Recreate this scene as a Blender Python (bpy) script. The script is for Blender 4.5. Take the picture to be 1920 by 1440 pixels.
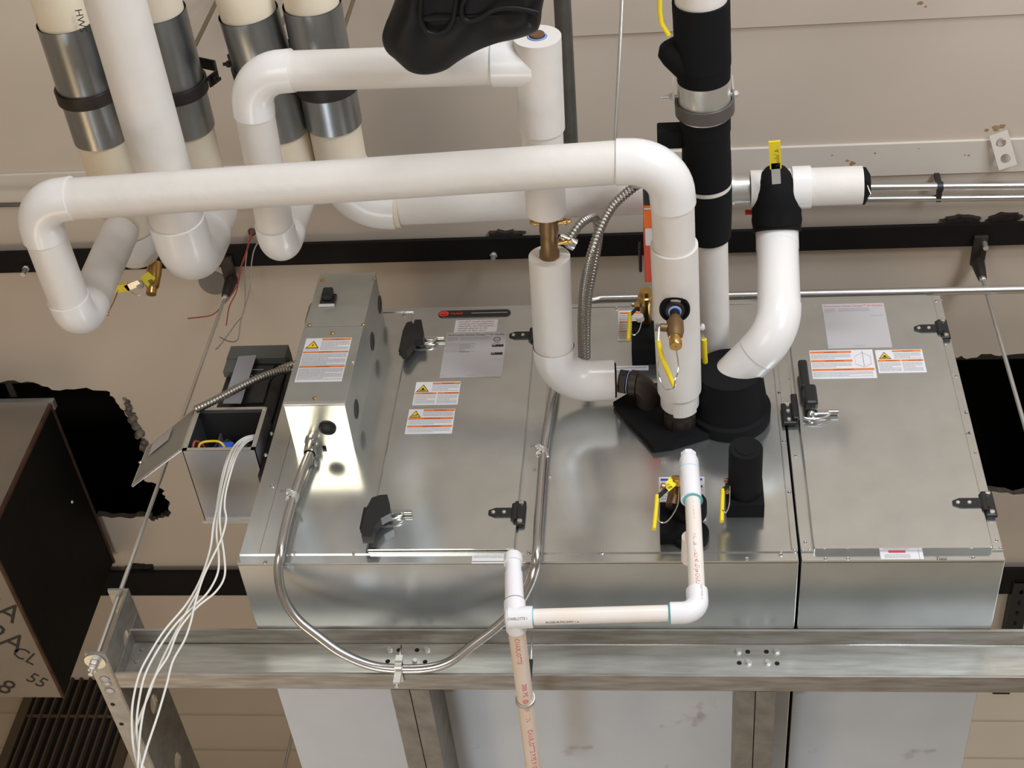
import bpy, bmesh, math, random
from mathutils import Vector as V, Matrix, noise
from mathutils.geometry import tessellate_polygon
random.seed(7)
for o in list(bpy.data.objects): bpy.data.objects.remove(o)
sc = bpy.context.scene
COL = sc.collection

# ---------------- camera: world metres, X along the unit, Y away from the viewer, Z up, origin = unit's lower left front corner
CAMPOS = V((0.87411, -2.1192, -1.88032))
FOC = 2690.51
RX, RY, RZ = V((0.99379, 0.08599, 0.07059)), V((-0.01797, 0.75023, -0.66094)), V((-0.10979, 0.65557, 0.74711))
cd = bpy.data.cameras.new('camera'); cam = bpy.data.objects.new('camera', cd); COL.objects.link(cam)
cd.sensor_width = 36.0; cd.lens = FOC / 1920 * 36.0; cd.clip_start = 0.05; cd.clip_end = 60
cam.matrix_world = Matrix(((RX[0], -RY[0], -RZ[0], CAMPOS[0]), (RX[1], -RY[1], -RZ[1], CAMPOS[1]), (RX[2], -RY[2], -RZ[2], CAMPOS[2]), (0, 0, 0, 1)))
sc.camera = cam

# ---------------- light and exposure
sc.view_settings.view_transform = 'Standard'; sc.view_settings.look = 'None'
sc.view_settings.exposure = -0.12; sc.view_settings.gamma = 1.0
w = bpy.data.worlds.new('room_air'); sc.world = w; w.use_nodes = True
w.node_tree.nodes['Background'].inputs[0].default_value = (0.9, 0.85, 0.8, 1)
w.node_tree.nodes['Background'].inputs[1].default_value = 0.05
def area(name, loc, aim, size, power, color, sy=None):
    l = bpy.data.lights.new(name, 'AREA'); l.shape = 'RECTANGLE'; l.size = size; l.size_y = sy or size
    l.energy = power; l.color = color
    o = bpy.data.objects.new(name, l); COL.objects.link(o); o.location = loc
    o.rotation_euler = (V(aim) - V(loc)).to_track_quat('-Z', 'Y').to_euler()
    return o
area('window_daylight', (3.4, -4.6, -0.8), (0.9, 0.2, 0.4), 1.6, 135, (0.84, 0.92, 1.0), 1.3)
area('soft_fill_front', (1.3, -4.2, 0.7), (0.9, 0.0, 0.3), 1.2, 42, (0.90, 0.95, 1.0), 0.4)  # unseen soft light added for the highlights on the pipes
area('work_light', (-0.95, -2.82, -2.78), (0.3, 0.0, 0.35), 1.8, 44, (1.0, 0.93, 0.82), 1.5)
area('ceiling_fill_right', (2.6, -2.4, -1.0), (1.5, -0.35, 1.2), 0.6, 32, (0.95, 0.96, 1.0), 0.6)  # unseen fill added to brighten the ceiling at upper right
area('underside_fill', (-0.3, 1.1, -3.0), (0.9, 0.7, 0.0), 0.7, 20, (0.84, 0.92, 1.0), 0.7)  # unseen cool fill added to brighten the cabinet's underside
area('warm_fill_rear', (-1.5, 1.5, -2.4), (-0.6, 0.8, 1.2), 0.8, 15, (1.0, 0.72, 0.42), 0.6)  # unseen fill added to warm the ceiling at lower left, no doorway built

# ---------------- helpers
def at(px, py, x=None, y=None, z=None):
    """the point of the photograph's sight line that lies on a real plane x=, y= or z= of the room"""
    d = RX * ((px - 960) / FOC) + RY * ((py - 720) / FOC) + RZ
    # rows are camera right / down / forward in world axes
    for i, v in enumerate((x, y, z)):
        if v is not None: return CAMPOS + d * ((v - CAMPOS[i]) / d[i])
def prj(P):
    q = V(P) - CAMPOS; a, b, c = q.dot(RX), q.dot(RY), q.dot(RZ)
    return 960 + FOC * a / c, 720 + FOC * b / c
def ring_at(A, B, r, py):
    """point of the axis A-B whose ring of radius r shows its lowest visible edge at row py"""
    A, B = V(A), V(B); ax = (B - A).normalized(); lo, hi = -3.0, 4.0
    def f(t):
        p = A + (B - A) * t; c = CAMPOS - p; n = (c - ax * c.dot(ax)).normalized()
        return prj(p + n * r)[1] - py
    s = 1 if f(1) > f(0) else -1
    lo, hi = -1.0, 2.0
    for _ in range(50):
        m = (lo + hi) / 2
        if f(m) * s > 0: hi = m
        else: lo = m
    return A + (B - A) * ((lo + hi) / 2)

MATS = {}
def mat(name, col, rough=0.6, metal=0.0, bump=0.0, bscale=60, var=0.0, vscale=8, col2=None, spec=None, dirt=None, stretch=None, coat=0.0):
    if name in MATS: return MATS[name]
    m = bpy.data.materials.new(name); m.use_nodes = True; nt = m.node_tree; b = nt.nodes['Principled BSDF']
    b.inputs['Base Color'].default_value = (*col, 1); b.inputs['Roughness'].default_value = rough; b.inputs['Metallic'].default_value = metal
    if spec is not None: b.inputs['Specular IOR Level'].default_value = spec
    if coat: b.inputs['Coat Weight'].default_value = coat
    tc = nt.nodes.new('ShaderNodeTexCoord'); src = tc.outputs['Object']
    if stretch:
        mp = nt.nodes.new('ShaderNodeMapping'); mp.inputs['Scale'].default_value = stretch
        nt.links.new(src, mp.inputs['Vector']); src = mp.outputs['Vector']
    if var or col2:
        n = nt.nodes.new('ShaderNodeTexNoise'); n.inputs['Scale'].default_value = vscale; n.inputs['Detail'].default_value = 6
        nt.links.new(src, n.inputs['Vector'])
        r = nt.nodes.new('ShaderNodeValToRGB'); c2 = col2 or tuple(c * (1 - var) for c in col)
        r.color_ramp.elements[0].position = 0.35; r.color_ramp.elements[1].position = 0.65
        r.color_ramp.elements[0].color = (*c2, 1); r.color_ramp.elements[1].color = (*col, 1)
        nt.links.new(n.outputs['Fac'], r.inputs['Fac']); out = r.outputs['Color']
        if dirt:
            n2 = nt.nodes.new('ShaderNodeTexNoise'); n2.inputs['Scale'].default_value = dirt[1]; n2.inputs['Detail'].default_value = 8
            nt.links.new(src, n2.inputs['Vector'])
            r2 = nt.nodes.new('ShaderNodeValToRGB'); r2.color_ramp.elements[0].position = dirt[2]; r2.color_ramp.elements[1].position = dirt[2] + 0.08
            nt.links.new(n2.outputs['Fac'], r2.inputs['Fac'])
            mx = nt.nodes.new('ShaderNodeMixRGB'); nt.links.new(r2.outputs['Color'], mx.inputs['Fac'])
            nt.links.new(out, mx.inputs['Color1']); mx.inputs['Color2'].default_value = (*dirt[0], 1); out = mx.outputs['Color']
        nt.links.new(out, b.inputs['Base Color'])
    if bump:
        n = nt.nodes.new('ShaderNodeTexNoise'); n.inputs['Scale'].default_value = bscale; n.inputs['Detail'].default_value = 5
        nt.links.new(src, n.inputs['Vector'])
        bp = nt.nodes.new('ShaderNodeBump'); bp.inputs['Strength'].default_value = bump; bp.inputs['Distance'].default_value = 0.002
        nt.links.new(n.outputs['Fac'], bp.inputs['Height']); nt.links.new(bp.outputs['Normal'], b.inputs['Normal'])
    MATS[name] = m; return m

GALV = mat('galvanized_sheet', (0.69, 0.71, 0.705), 0.18, 0.92, 0.012, 30, 0.08, 14)
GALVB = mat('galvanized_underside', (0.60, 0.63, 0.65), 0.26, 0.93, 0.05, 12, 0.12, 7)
GALVP = mat('galvanized_painted_panel', (0.62, 0.66, 0.72), 0.6, 0.1, 0.04, 25, 0.06, 6, dirt=((0.40, 0.38, 0.38), 9, 0.62))
BOXM = mat('control_box_steel', (0.47, 0.48, 0.45), 0.38, 0.7, 0.03, 30, 0.06, 20)
BOXU = mat('bright_zinc', (0.72, 0.70, 0.60), 0.22, 0.95, 0.03, 20, 0.05, 20)
CHAN = mat('galvanized_channel', (0.62, 0.62, 0.58), 0.40, 0.85, 0.10, 40, 0.22, 30, stretch=(0.3, 3, 3))
CHAND = mat('dark_channel', (0.30, 0.28, 0.25), 0.5, 0.6, 0.10, 40, 0.25, 30)
RUST = mat('rusty_steel', (0.10, 0.05, 0.03), 0.8, 0.3, 0.3, 60, 0.4, 20)
SLEEVE = mat('metal_sleeve_zinc', (0.35, 0.37, 0.38), 0.33, 0.95, 0.02, 20, 0.12, 14)
CHROME = mat('bright_steel', (0.75, 0.76, 0.76), 0.18, 1.0)
STEEL = mat('plated_steel', (0.70, 0.70, 0.67), 0.38, 0.85, 0.05, 60)
EMT = mat('conduit_tube', (0.62, 0.62, 0.62), 0.25, 1.0)
FLEX = mat('flex_conduit_metal', (0.42, 0.40, 0.37), 0.32, 0.95)
DKPIPE = mat('dull_grey_tube', (0.16, 0.155, 0.14), 0.5, 0.7, 0.05, 30, 0.2, 20)
IRON = mat('black_iron', (0.045, 0.035, 0.03), 0.5, 0.4, 0.15, 80, 0.35, 30)
JACKET = mat('white_pipe_jacket', (0.73, 0.69, 0.65), 0.5, 0.0, 0.9, 26, 0.05, 6)
PVCJ = mat('white_elbow_cover', (0.79, 0.77, 0.755), 0.26, 0.0, 0.04, 8)
CANVAS = mat('aged_canvas_jacket', (0.78, 0.69, 0.54), 0.7, 0.0, 0.35, 30, 0.05, 10)
RUBBER = mat('black_rubber_insulation', (0.007, 0.007, 0.008), 0.8, 0.0, 0.3, 30, spec=0.15)
RUBSH = mat('black_sheet_rubber', (0.006, 0.006, 0.007), 0.5, 0.0, 0.05, 8, spec=0.25)
BLACK = mat('black_plastic', (0.012, 0.012, 0.012), 0.4)
PITCH = mat('dark_void', (0.004, 0.004, 0.004), 0.9)
BRASS = mat('brass', (0.62, 0.40, 0.14), 0.28, 1.0)
BRONZE = mat('bronze', (0.26, 0.16, 0.08), 0.45, 0.8, 0.1, 60, 0.2, 40)
COPPER = mat('copper', (0.7, 0.36, 0.22), 0.25, 1.0)
YEL = mat('yellow_vinyl', (0.85, 0.66, 0.02), 0.4)
YTAG = mat('yellow_tag', (0.85, 0.76, 0.02), 0.5)
ORANGE = mat('orange_plastic', (0.85, 0.17, 0.02), 0.45)
WHITE = mat('white_plastic', (0.75, 0.74, 0.74), 0.45)
PVC = mat('white_pvc', (0.86, 0.85, 0.88), 0.25)
PVCT = mat('white_pvc_pipe', (0.86, 0.82, 0.80), 0.3, 0.0, 0, 60, 0, 7, (0.85, 0.76, 0.68))
PVCP = mat('pinkish_pvc_pipe', (0.80, 0.68, 0.60), 0.35, 0.0, 0, 60, 0, 9, (0.78, 0.62, 0.50))
PRIMER = mat('teal_primer', (0.12, 0.50, 0.55), 0.4)
BLUEDOPE = mat('pale_blue_thread_sealant', (0.25, 0.42, 0.80), 0.5)
PLASTER = mat('painted_ceiling', (0.58, 0.50, 0.42), 0.85, 0.0, 0.10, 90, 0.05, 3, dirt=((0.36, 0.27, 0.19), 5, 0.72))
STRIPM = mat('painted_steel_strip', (0.64, 0.58, 0.51), 0.7, 0.0, 0.1, 40, 0.04, 5, dirt=((0.34, 0.18, 0.09), 14, 0.74))
CRUMB = mat('broken_plaster', (0.10, 0.075, 0.055), 0.95, 0.0, 1.0, 60, 0.5, 40)
DUCTM = mat('old_duct_steel', (0.29, 0.245, 0.20), 0.6, 0.35, 0.1, 12, 0.12, 5)
DUCTK = mat('duct_shade_black', (0.004, 0.0035, 0.003), 0.7, 0.0, 0.4, 25, spec=0.2)
INK = mat('black_ink', (0.02, 0.02, 0.02), 0.6)
INKG = mat('grey_print', (0.34, 0.34, 0.38), 0.6)
INKR = mat('red_print', (0.65, 0.08, 0.07), 0.6)
PAPER = mat('white_label', (0.72, 0.71, 0.73), 0.5)
PAPERG = mat('silver_label', (0.46, 0.44, 0.45), 0.6)
WORANGE = mat('warning_orange', (0.72, 0.20, 0.04), 0.5)
WDARK = mat('warning_text', (0.22, 0.05, 0.02), 0.5)
WYEL = mat('warning_yellow', (0.85, 0.58, 0.02), 0.5)
BLUEP = mat('blue_print', (0.03, 0.05, 0.45), 0.5)
REDB = mat('badge_red', (0.80, 0.04, 0.02), 0.4)
WIREW = mat('white_cable', (0.80, 0.79, 0.74), 0.45)
WIRER = mat('red_wire', (0.30, 0.05, 0.03), 0.5)
WIREG = mat('grey_wire', (0.30, 0.27, 0.23), 0.5)
WIREK = mat('black_wire', (0.01, 0.01, 0.01), 0.4)
WIREY = mat('yellow_wire', (0.8, 0.55, 0.05), 0.4)
WIREB = mat('blue_wire', (0.02, 0.10, 0.55), 0.4)
HOODGREY = mat('drive_grey', (0.10, 0.11, 0.11), 0.5)  # grey tone of the drive's hood and left rib
DRIVEG = mat('drive_label_grey', (0.30, 0.30, 0.33), 0.6)
FLOORM = mat('concrete_floor', (0.40, 0.36, 0.31), 0.7, 0.0, 0.1, 20, 0.1, 2)
WALLM = mat('painted_wall', (0.55, 0.47, 0.38), 0.85, 0.0, 0.1, 20, 0.05, 2)

ROOTLOC = {}
def rootloc(o):
    s = V((0, 0, 0))
    while o is not None: s += o.location; o = o.parent
    return s
class MB:
    def __init__(s): s.v = []; s.f = []; s.m = []; s.sm = []
    def add(s, vs, fs, mi=0, smooth=False):
        k = len(s.v); s.v += [V(p) for p in vs]
        for f in fs: s.f.append([i + k for i in f]); s.m.append(mi); s.sm.append(smooth)
        return s
    def box(s, a, b, mi=0, bev=0.0):
        x0, x1 = sorted((a[0], b[0])); y0, y1 = sorted((a[1], b[1])); z0, z1 = sorted((a[2], b[2]))
        if bev <= 0:
            return s.add([(x0,y0,z0),(x1,y0,z0),(x1,y1,z0),(x0,y1,z0),(x0,y0,z1),(x1,y0,z1),(x1,y1,z1),(x0,y1,z1)],
                     [(0,3,2,1),(4,5,6,7),(0,1,5,4),(1,2,6,5),(2,3,7,6),(3,0,4,7)], mi)
        bm = bmesh.new(); bmesh.ops.create_cube(bm, size=1)
        for v in bm.verts: v.co = V(((x0+x1)/2 + v.co.x*(x1-x0), (y0+y1)/2 + v.co.y*(y1-y0), (z0+z1)/2 + v.co.z*(z1-z0)))
        bmesh.ops.bevel(bm, geom=list(bm.edges), offset=bev, segments=2, affect='EDGES', profile=0.5)
        bm.verts.index_update()
        s.add([v.co.copy() for v in bm.verts], [[v.index for v in f.verts] for f in bm.faces], mi); bm.free(); return s
    def tube(s, pts, r, n=16, mi=0, caps=True, flat=False):
        pts = [V(p) for p in pts]; rs = r if isinstance(r, (list, tuple)) else [r] * len(pts)
        t = (pts[1] - pts[0]).normalized(); u = t.orthogonal().normalized(); vs = []; fs = []
        for i, p in enumerate(pts):
            t2 = (pts[min(i+1, len(pts)-1)] - pts[max(i-1, 0)])
            if t2.length > 1e-9: t2.normalize()
            else: t2 = t
            u = (u - t2 * u.dot(t2)).normalized(); w2 = t2.cross(u)
            for k in range(n):
                a = 2 * math.pi * k / n; vs.append(p + (u * math.cos(a) + w2 * math.sin(a)) * rs[i])
        for i in range(len(pts) - 1):
            for k in range(n): fs.append((i*n+k, i*n+(k+1) % n, (i+1)*n+(k+1) % n, (i+1)*n+k))
        s.add(vs, fs, mi, not flat)
        if caps:
            for e in (0, len(pts) - 1):
                ring = vs[e*n:(e+1)*n]; s.add(ring, [list(range(n))[::(-1 if e == 0 else 1)]], mi)
        return s
    def lathe(s, o, ax, prof, n=32, mi=0, flat=False):
        """prof: (distance along ax, radius)"""
        o = V(o); ax = V(ax).normalized(); u = ax.orthogonal().normalized(); w2 = ax.cross(u); vs = []; fs = []
        for d, r in prof:
            for k in range(n):
                a = 2 * math.pi * (k + 0.5) / n; vs.append(o + ax * d + (u * math.cos(a) + w2 * math.sin(a)) * max(r, 1e-5))
        for i in range(len(prof) - 1):
            for k in range(n): fs.append((i*n+k, i*n+(k+1) % n, (i+1)*n+(k+1) % n, (i+1)*n+k))
        s.add(vs, fs, mi, False if flat else 'a')
        return s
    def prism(s, poly, ext, mi=0):
        poly = [V(p) for p in poly]; ext = V(ext); n = len(poly)
        tri = tessellate_polygon([poly])
        s.add(poly + [p + ext for p in poly], [tuple(t) for t in tri] + [tuple(i + n for i in reversed(t)) for t in tri] +
              [(i, (i+1) % n, (i+1) % n + n, i + n) for i in range(n)], mi); return s
    def hexnut(s, o, ax, r, h, mi=0, n=6): return s.lathe(o, ax, [(0, 0), (0, r), (h*0.85, r), (h, r*0.85), (h, 0)], n, mi, True)
    def build(s, name, mats, parent=None, auto=True):
        if not isinstance(mats, (list, tuple)): mats = [mats]
        off = rootloc(parent) if parent is not None else V((0, 0, 0))
        me = bpy.data.meshes.new(name); me.from_pydata([p - off for p in s.v], [], s.f)
        for m in mats: me.materials.append(m)
        for i, p in enumerate(me.polygons): p.material_index = s.m[i]; p.use_smooth = bool(s.sm[i])
        bm = bmesh.new(); bm.from_mesh(me)
        bmesh.ops.remove_doubles(bm, verts=bm.verts, dist=1e-6); bmesh.ops.recalc_face_normals(bm, faces=bm.faces)
        for e in bm.edges:
            if len(e.link_faces) == 2 and e.calc_face_angle(0) > math.radians(38): e.smooth = False
        bm.to_mesh(me); bm.free()
        o = bpy.data.objects.new(name, me); COL.objects.link(o)
        if parent is not None: o.parent = parent
        return o

def tag(o, label=None, cat=None, group=None, kind=None):
    if label: o['label'] = label
    if cat: o['category'] = cat
    if group: o['group'] = group
    if kind: o['kind'] = kind
    return o
def thing(name, label, cat, loc, group=None):
    o = bpy.data.objects.new(name, None); o.empty_display_size = 0.05; COL.objects.link(o); o.location = V(loc)
    return tag(o, label, cat, group)
def single(mb, name, mats, label, cat, group=None):
    """one-mesh thing with its origin at its own lowest middle point"""
    xs = [p.x for p in mb.v]; ys = [p.y for p in mb.v]; zs = [p.z for p in mb.v]
    c = V(((min(xs)+max(xs))/2, (min(ys)+max(ys))/2, min(zs)))
    mb.v = [p - c for p in mb.v]; o = mb.build(name, mats); o.location = c
    return tag(o, label, cat, group)
def struct(mb, name, mats):
    return tag(mb.build(name, mats), kind='structure')
def clone(o, off, parent):
    c = o.copy(); COL.objects.link(c); c.parent = parent; c.location = o.location + V(off)
    return c
def arc(P, A, B, R, n=10):
    """fillet points at corner P between A and B"""
    a = (V(A) - P).normalized(); b = (V(B) - P).normalized(); th = a.angle(b)
    d = R / math.tan(th / 2); c = P + (a + b).normalized() * (R / math.sin(th / 2)); s, e = P + a * d, P + b * d
    out = []; u = (s - c).normalized(); w2 = (e - c).normalized(); tot = u.angle(w2); nrm = u.cross(w2).normalized()
    for i in range(n + 1): out.append(c + (Matrix.Rotation(tot * i / n, 3, nrm) @ u) * R)
    return out
def filleted(pts, R, n=8):
    pts = [V(p) for p in pts]; out = [pts[0]]
    for i in range(1, len(pts) - 1): out += arc(pts[i], pts[i-1], pts[i+1], R if not isinstance(R, (list, tuple)) else R[i-1], n)
    return out + [pts[-1]]
def smoothpath(pts, n=8):
    pts = [V(p) for p in pts]; P = [pts[0]] + pts + [pts[-1]]; out = []
    for i in range(1, len(P) - 2):
        for k in range(n):
            t = k / n; a, b, c, d = P[i-1], P[i], P[i+1], P[i+2]
            out.append(0.5 * ((2*b) + (-a + c)*t + (2*a - 5*b + 4*c - d)*t*t + (-a + 3*b - 3*c + d)*t*t*t))
    return out + [pts[-1]]
def wob(a, b, r, seg=14, amp=0.006, seed=0):
    """straight length with slightly uneven surface"""
    pts = []; rs = []
    for i in range(seg + 1):
        t = i / seg; p = V(a).lerp(V(b), t); pts.append(p); rs.append(r * (1 + amp * noise.noise(V((seed, t * 5, 0)))))
    return pts, rs
def pipe_run(root, pts, r, Rb, jm, em, er=None, ext=0.012, seams=()):
    """straight jackets and elbow covers along a bent centre line, each its own part"""
    pts = [V(p) for p in pts]; er = er or r + 0.003; prev = pts[0]
    for i in range(1, len(pts)):
        if i < len(pts) - 1:
            R = Rb[i-1] if isinstance(Rb, (list, tuple)) else Rb
            A = arc(pts[i], pts[i-1], pts[i+1], R, 12); end = A[0]
        else: end = pts[i]
        if (end - prev).length > 0.005:
            p, q = wob(prev, end, r, seed=i); mb = MB().tube(p, q, 40); mb.build('straight_jacket', jm, root)
        if i < len(pts) - 1:
            a0 = A[0] + (A[0] - A[1]).normalized() * ext; a1 = A[-1] + (A[-1] - A[-2]).normalized() * ext
            MB().tube([a0] + A + [a1], er, 40).build('elbow_cover', em, root); prev = A[-1]

_fc = {}
def glyphs(txt):
    if txt in _fc: return _fc[txt]
    c = bpy.data.curves.new('t', 'FONT'); c.body = txt; c.size = 1; c.resolution_u = 2
    o = bpy.data.objects.new('t', c); COL.objects.link(o); bpy.context.view_layer.update()
    me = bpy.data.meshes.new_from_object(o.evaluated_get(bpy.context.evaluated_depsgraph_get()))
    r = ([v.co.copy() for v in me.vertices], [list(p.vertices) for p in me.polygons])
    bpy.data.objects.remove(o); bpy.data.curves.remove(c); bpy.data.meshes.remove(me)
    _fc[txt] = r; return r
class Sheet:
    """flat printed sheet: u right, v up in metres from its lower left corner; several inks in one mesh"""
    def __init__(s, o, right, up, mats):
        s.o = V(o); s.r = V(right).normalized(); s.u = V(up); s.u = (s.u - s.r * s.u.dot(s.r)).normalized()
        s.n = s.r.cross(s.u).normalized()
        if s.n.dot(CAMPOS - s.o) < 0: s.n = -s.n
        s.mats = mats; s.mb = MB()
    def P(s, u, v, h=0): return s.o + s.r * u + s.u * v + s.n * h
    def mi(s, m):
        if m not in s.mats: s.mats.append(m)
        return s.mats.index(m)
    def base(s, W, H, m, th=0.0008): s.W, s.H = W, H; s.mb.prism([s.P(0,0), s.P(W,0), s.P(W,H), s.P(0,H)], s.n * th, s.mi(m)); s.h = th; return s
    def rect(s, u0, v0, u1, v1, m, l=1): h = s.h + 0.0003 * l; s.mb.add([s.P(u0,v0,h), s.P(u1,v0,h), s.P(u1,v1,h), s.P(u0,v1,h)], [(0,1,2,3)], s.mi(m)); return s
    def poly(s, pts, m, l=1): h = s.h + 0.0003 * l; s.mb.add([s.P(a, b, h) for a, b in pts], [tuple(range(len(pts)))], s.mi(m)); return s
    def text(s, t, u, v, size, m, l=1, width=None, sx=1.0):
        vs, fs = glyphs(t); h = s.h + 0.0003 * l
        if width and vs: sx = width / (max(p.x for p in vs) * size)
        s.mb.add([s.P(u + p.x * size * sx, v + p.y * size, h) for p in vs], fs, s.mi(m)); return s
    def lines(s, u0, u1, v0, v1, n, m=None, seed=0):
        rnd = random.Random(seed + int(u0 * 1e4) + int(v0 * 1e4))
        for i in range(n):
            v = v1 - (v1 - v0) * (i + 0.5) / n; t = (v1 - v0) / n * 0.22; x = u0
            e = u1 if (i + 1) % 4 else u0 + (u1 - u0) * 0.6
            while x < e: 
                wd = rnd.uniform(0.0015, 0.006); s.rect(x, v - t, min(x + wd, e), v + t, m or INKG); x += wd + 0.0009
        return s
    def build(s, name, parent): return s.mb.build(name, s.mats, parent)
FX = V((1, 0, 0)); FZ = V((0, 0, 1))
# ================= THE ROOM =================
ZC = 1.2            # ceiling underside
XL, XR, YF, YB, ZF = -3.6, 5.2, -5.6, 1.98, -3.4
struct(MB().box((XL, YF, ZF - 0.1), (XR, YB + 1.5, ZF)), 'floor', FLOORM)
WALLB = mat('painted_block_wall', (0.52, 0.43, 0.32), 0.85, 0.0, 0.15, 30, 0.06, 3)
mb = MB()
z = ZC + 0.02
mb.box((XL, YB, ZF), (XR, YB + 0.12, ZC + 0.03))
struct(mb, 'wall_back', WALLB)
m2 = MB()                                   # mortar joints stand as shallow grooves: thin darker recess strips of the wall
for k in range(1, 12):
    zz = ZC - 0.003 - 0.145 * k
    m2.box((XL, YB - 0.0015, zz - 0.003), (XR, YB + 0.001, zz + 0.003))
o = struct(m2, 'trim_1', mat('mortar_joint', (0.40, 0.32, 0.23), 0.9))
struct(MB().box((XL - 0.1, YF, ZF), (XL, YB, ZC + 0.03)), 'wall_left', WALLM)
struct(MB().box((XR, YF, ZF), (XR + 0.1, YB, ZC + 0.03)), 'wall_right', WALLM)
struct(MB().box((XL, YF - 0.1, ZF), (XR, YF, ZC + 0.03)), 'wall_front', WALLM)

def jag(px, amp=0.010, n=5, seed=1):
    pts = [at(a, b, z=ZC) for a, b in px]; out = []; rnd = random.Random(seed)
    for i, p in enumerate(pts):
        q = pts[(i + 1) % len(pts)]; d = (q - p); nn = V((-d.y, d.x, 0)).normalized()
        for k in range(n):
            out.append(p + d * (k / n) + nn * rnd.uniform(-amp, amp) * (1 if k else 0.4))
    return out
holeL = jag([(-160, 700), (-60, 722), (15, 714), (62, 716), (98, 731), (150, 728), (200, 733), (216, 748), (232, 770), (252, 800), (264, 815), (274, 836),
             (276, 850), (266, 880), (270, 900), (288, 905), (305, 918), (309, 930), (318, 945), (318, 966), (302, 972), (290, 977), (270, 968), (240, 971), (180, 970), (160, 1000), (150, 1060), (-100, 1060), (-220, 900)], seed=3, amp=0.006, n=4)
holeR = jag([(1760, 690), (1790, 668), (1812, 672), (1850, 664), (1880, 668), (1960, 660), (2100, 650), (2140, 930), (1990, 926), (1900, 927), (1850, 923), (1800, 915), (1770, 800)], seed=5, amp=0.006, n=4)
out = [V((XL, YF, ZC)), V((XR, YF, ZC)), V((XR, YB, ZC)), V((XL, YB, ZC))]
mb = MB(); tri = tessellate_polygon([out, holeL, holeR]); mb.add(out + holeL + holeR, [tuple(t) for t in tri], 0)
for H in (holeL, holeR):
    n = len(H); rnd = random.Random(9); top = [p + V((rnd.uniform(-.006, .006), rnd.uniform(-.006, .006), 0.022)) for p in H]
    mb.add(H + top, [(i, (i+1) % n, (i+1) % n + n, i + n) for i in range(n)], 1)
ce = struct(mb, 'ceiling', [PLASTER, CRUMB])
rr_ = random.Random(21); m = MB()
for k in range(26):
    t = k / 25; px = 236 + 38 * t + rr_.uniform(-4, 4); py = 748 + 95 * t; p = at(px, py, z=ZC); p.z = ZC + rr_.uniform(-.004, .012)
    m.lathe(p, (rr_.uniform(-1, 1), rr_.uniform(-1, 1), 1), [(-.012, 0), (-.006, rr_.uniform(.008, .016)), (.004, rr_.uniform(.006, .014)), (.010, 0)], 7, 0, True)
m.build('broken_rim', mat('grey_rubble', (0.22, 0.19, 0.16), 0.95, 0.0, 1.0, 80, 0.7, 50), ce)
# plenum above the openings, its darkness put into the colour
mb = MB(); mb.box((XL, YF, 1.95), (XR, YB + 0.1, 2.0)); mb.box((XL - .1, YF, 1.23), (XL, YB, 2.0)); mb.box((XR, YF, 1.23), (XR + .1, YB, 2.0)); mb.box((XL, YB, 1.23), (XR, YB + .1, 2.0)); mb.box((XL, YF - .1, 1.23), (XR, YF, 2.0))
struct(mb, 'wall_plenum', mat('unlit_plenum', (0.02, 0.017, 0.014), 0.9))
# right opening: steel joist seen above
r_ = thing('steel_joist', 'dim dark steel bar joist seen up through the right hand ceiling hole', 'joist', (2.0, 0.8, 1.45))
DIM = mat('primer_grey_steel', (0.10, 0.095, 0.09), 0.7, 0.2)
MB().box((1.55, 0.70, 1.45), (2.9, 0.74, 1.47)).build('bottom_chord', DIM, r_)
MB().box((1.55, 0.70, 1.75), (2.9, 0.74, 1.77)).build('top_chord', DIM, r_)
for k in range(5):
    x = 1.6 + k * 0.26
    MB().tube([(x, 0.72, 1.47), (x + 0.13, 0.72, 1.75), (x + 0.26, 0.72, 1.47)], 0.009, 8).build('web_rod', DIM, r_)
r_ = thing('steel_angle', 'dim steel angle crossing the upper edge of the left ceiling hole', 'angle', (-1.1, 0.56, 1.24))
MB().box((-1.9, 0.55, 1.24), (-0.86, 0.555, 1.27)).box((-1.9, 0.55, 1.24), (-0.86, 0.58, 1.245)).build('angle_bar', DIM, r_)
MB().box((-1.12, 0.52, 1.245), (-1.10, 0.64, 1.25)).build('cross_tie', DIM, r_)

# black steel beams in slots of the ceiling
def beam(x0, x1, pa, pb, lab, xs):
    ya = pa; yb = pb
    o = thing('ceiling_beam', lab, 'beam', ((x0+x1)/2, (ya+yb)/2, ZC - 0.03))
    mb = MB(); mb.box((x0, ya, ZC - 0.03), (x1, yb, ZC - 0.018)); mb.box((x0, (ya+yb)/2 - 0.004, ZC - 0.018), (x1, (ya+yb)/2 + 0.004, ZC + 0.15))
    mb.build('bottom_flange', mat('black_beam_steel', (0.010, 0.008, 0.008), 0.7, 0.1, 0.3, 30, 0.3, 6, spec=0.2), o)
    for x, y, sgn in xs:
        rnd = random.Random(int(x * 1000)); poly = []
        for k in range(22):
            a = 2 * math.pi * k / 22; rr = 0.5 + 0.5 * rnd.random()
            poly.append(V((x + math.cos(a) * 0.055 * rr, y + math.sin(a) * 0.016 * rr, ZC - 0.012)))
        MB().prism(poly, (0, 0, 0.014)).build('crumbling_edge', mat('sooty_fireproofing', (0.035, 0.025, 0.018), 1.0, 0, 1.0, 80, 0.6, 60), o)
    return o
b1 = beam(XL, XR, 0.052, 0.118, 'long black steel beam across the ceiling above the air handler', [(at(950, 436, z=ZC).x, 0.055, 1), (at(1865, 412, z=ZC).x + .02, 0.050, 1), (at(1800, 414, z=ZC).x, 0.052, 1)])
b2 = beam(XL, XR, 1.36, 1.475, 'black steel beam on the ceiling behind the wiring box and hanger rod', [(at(262, 1058, z=ZC).x, 1.358, 1)])
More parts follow.
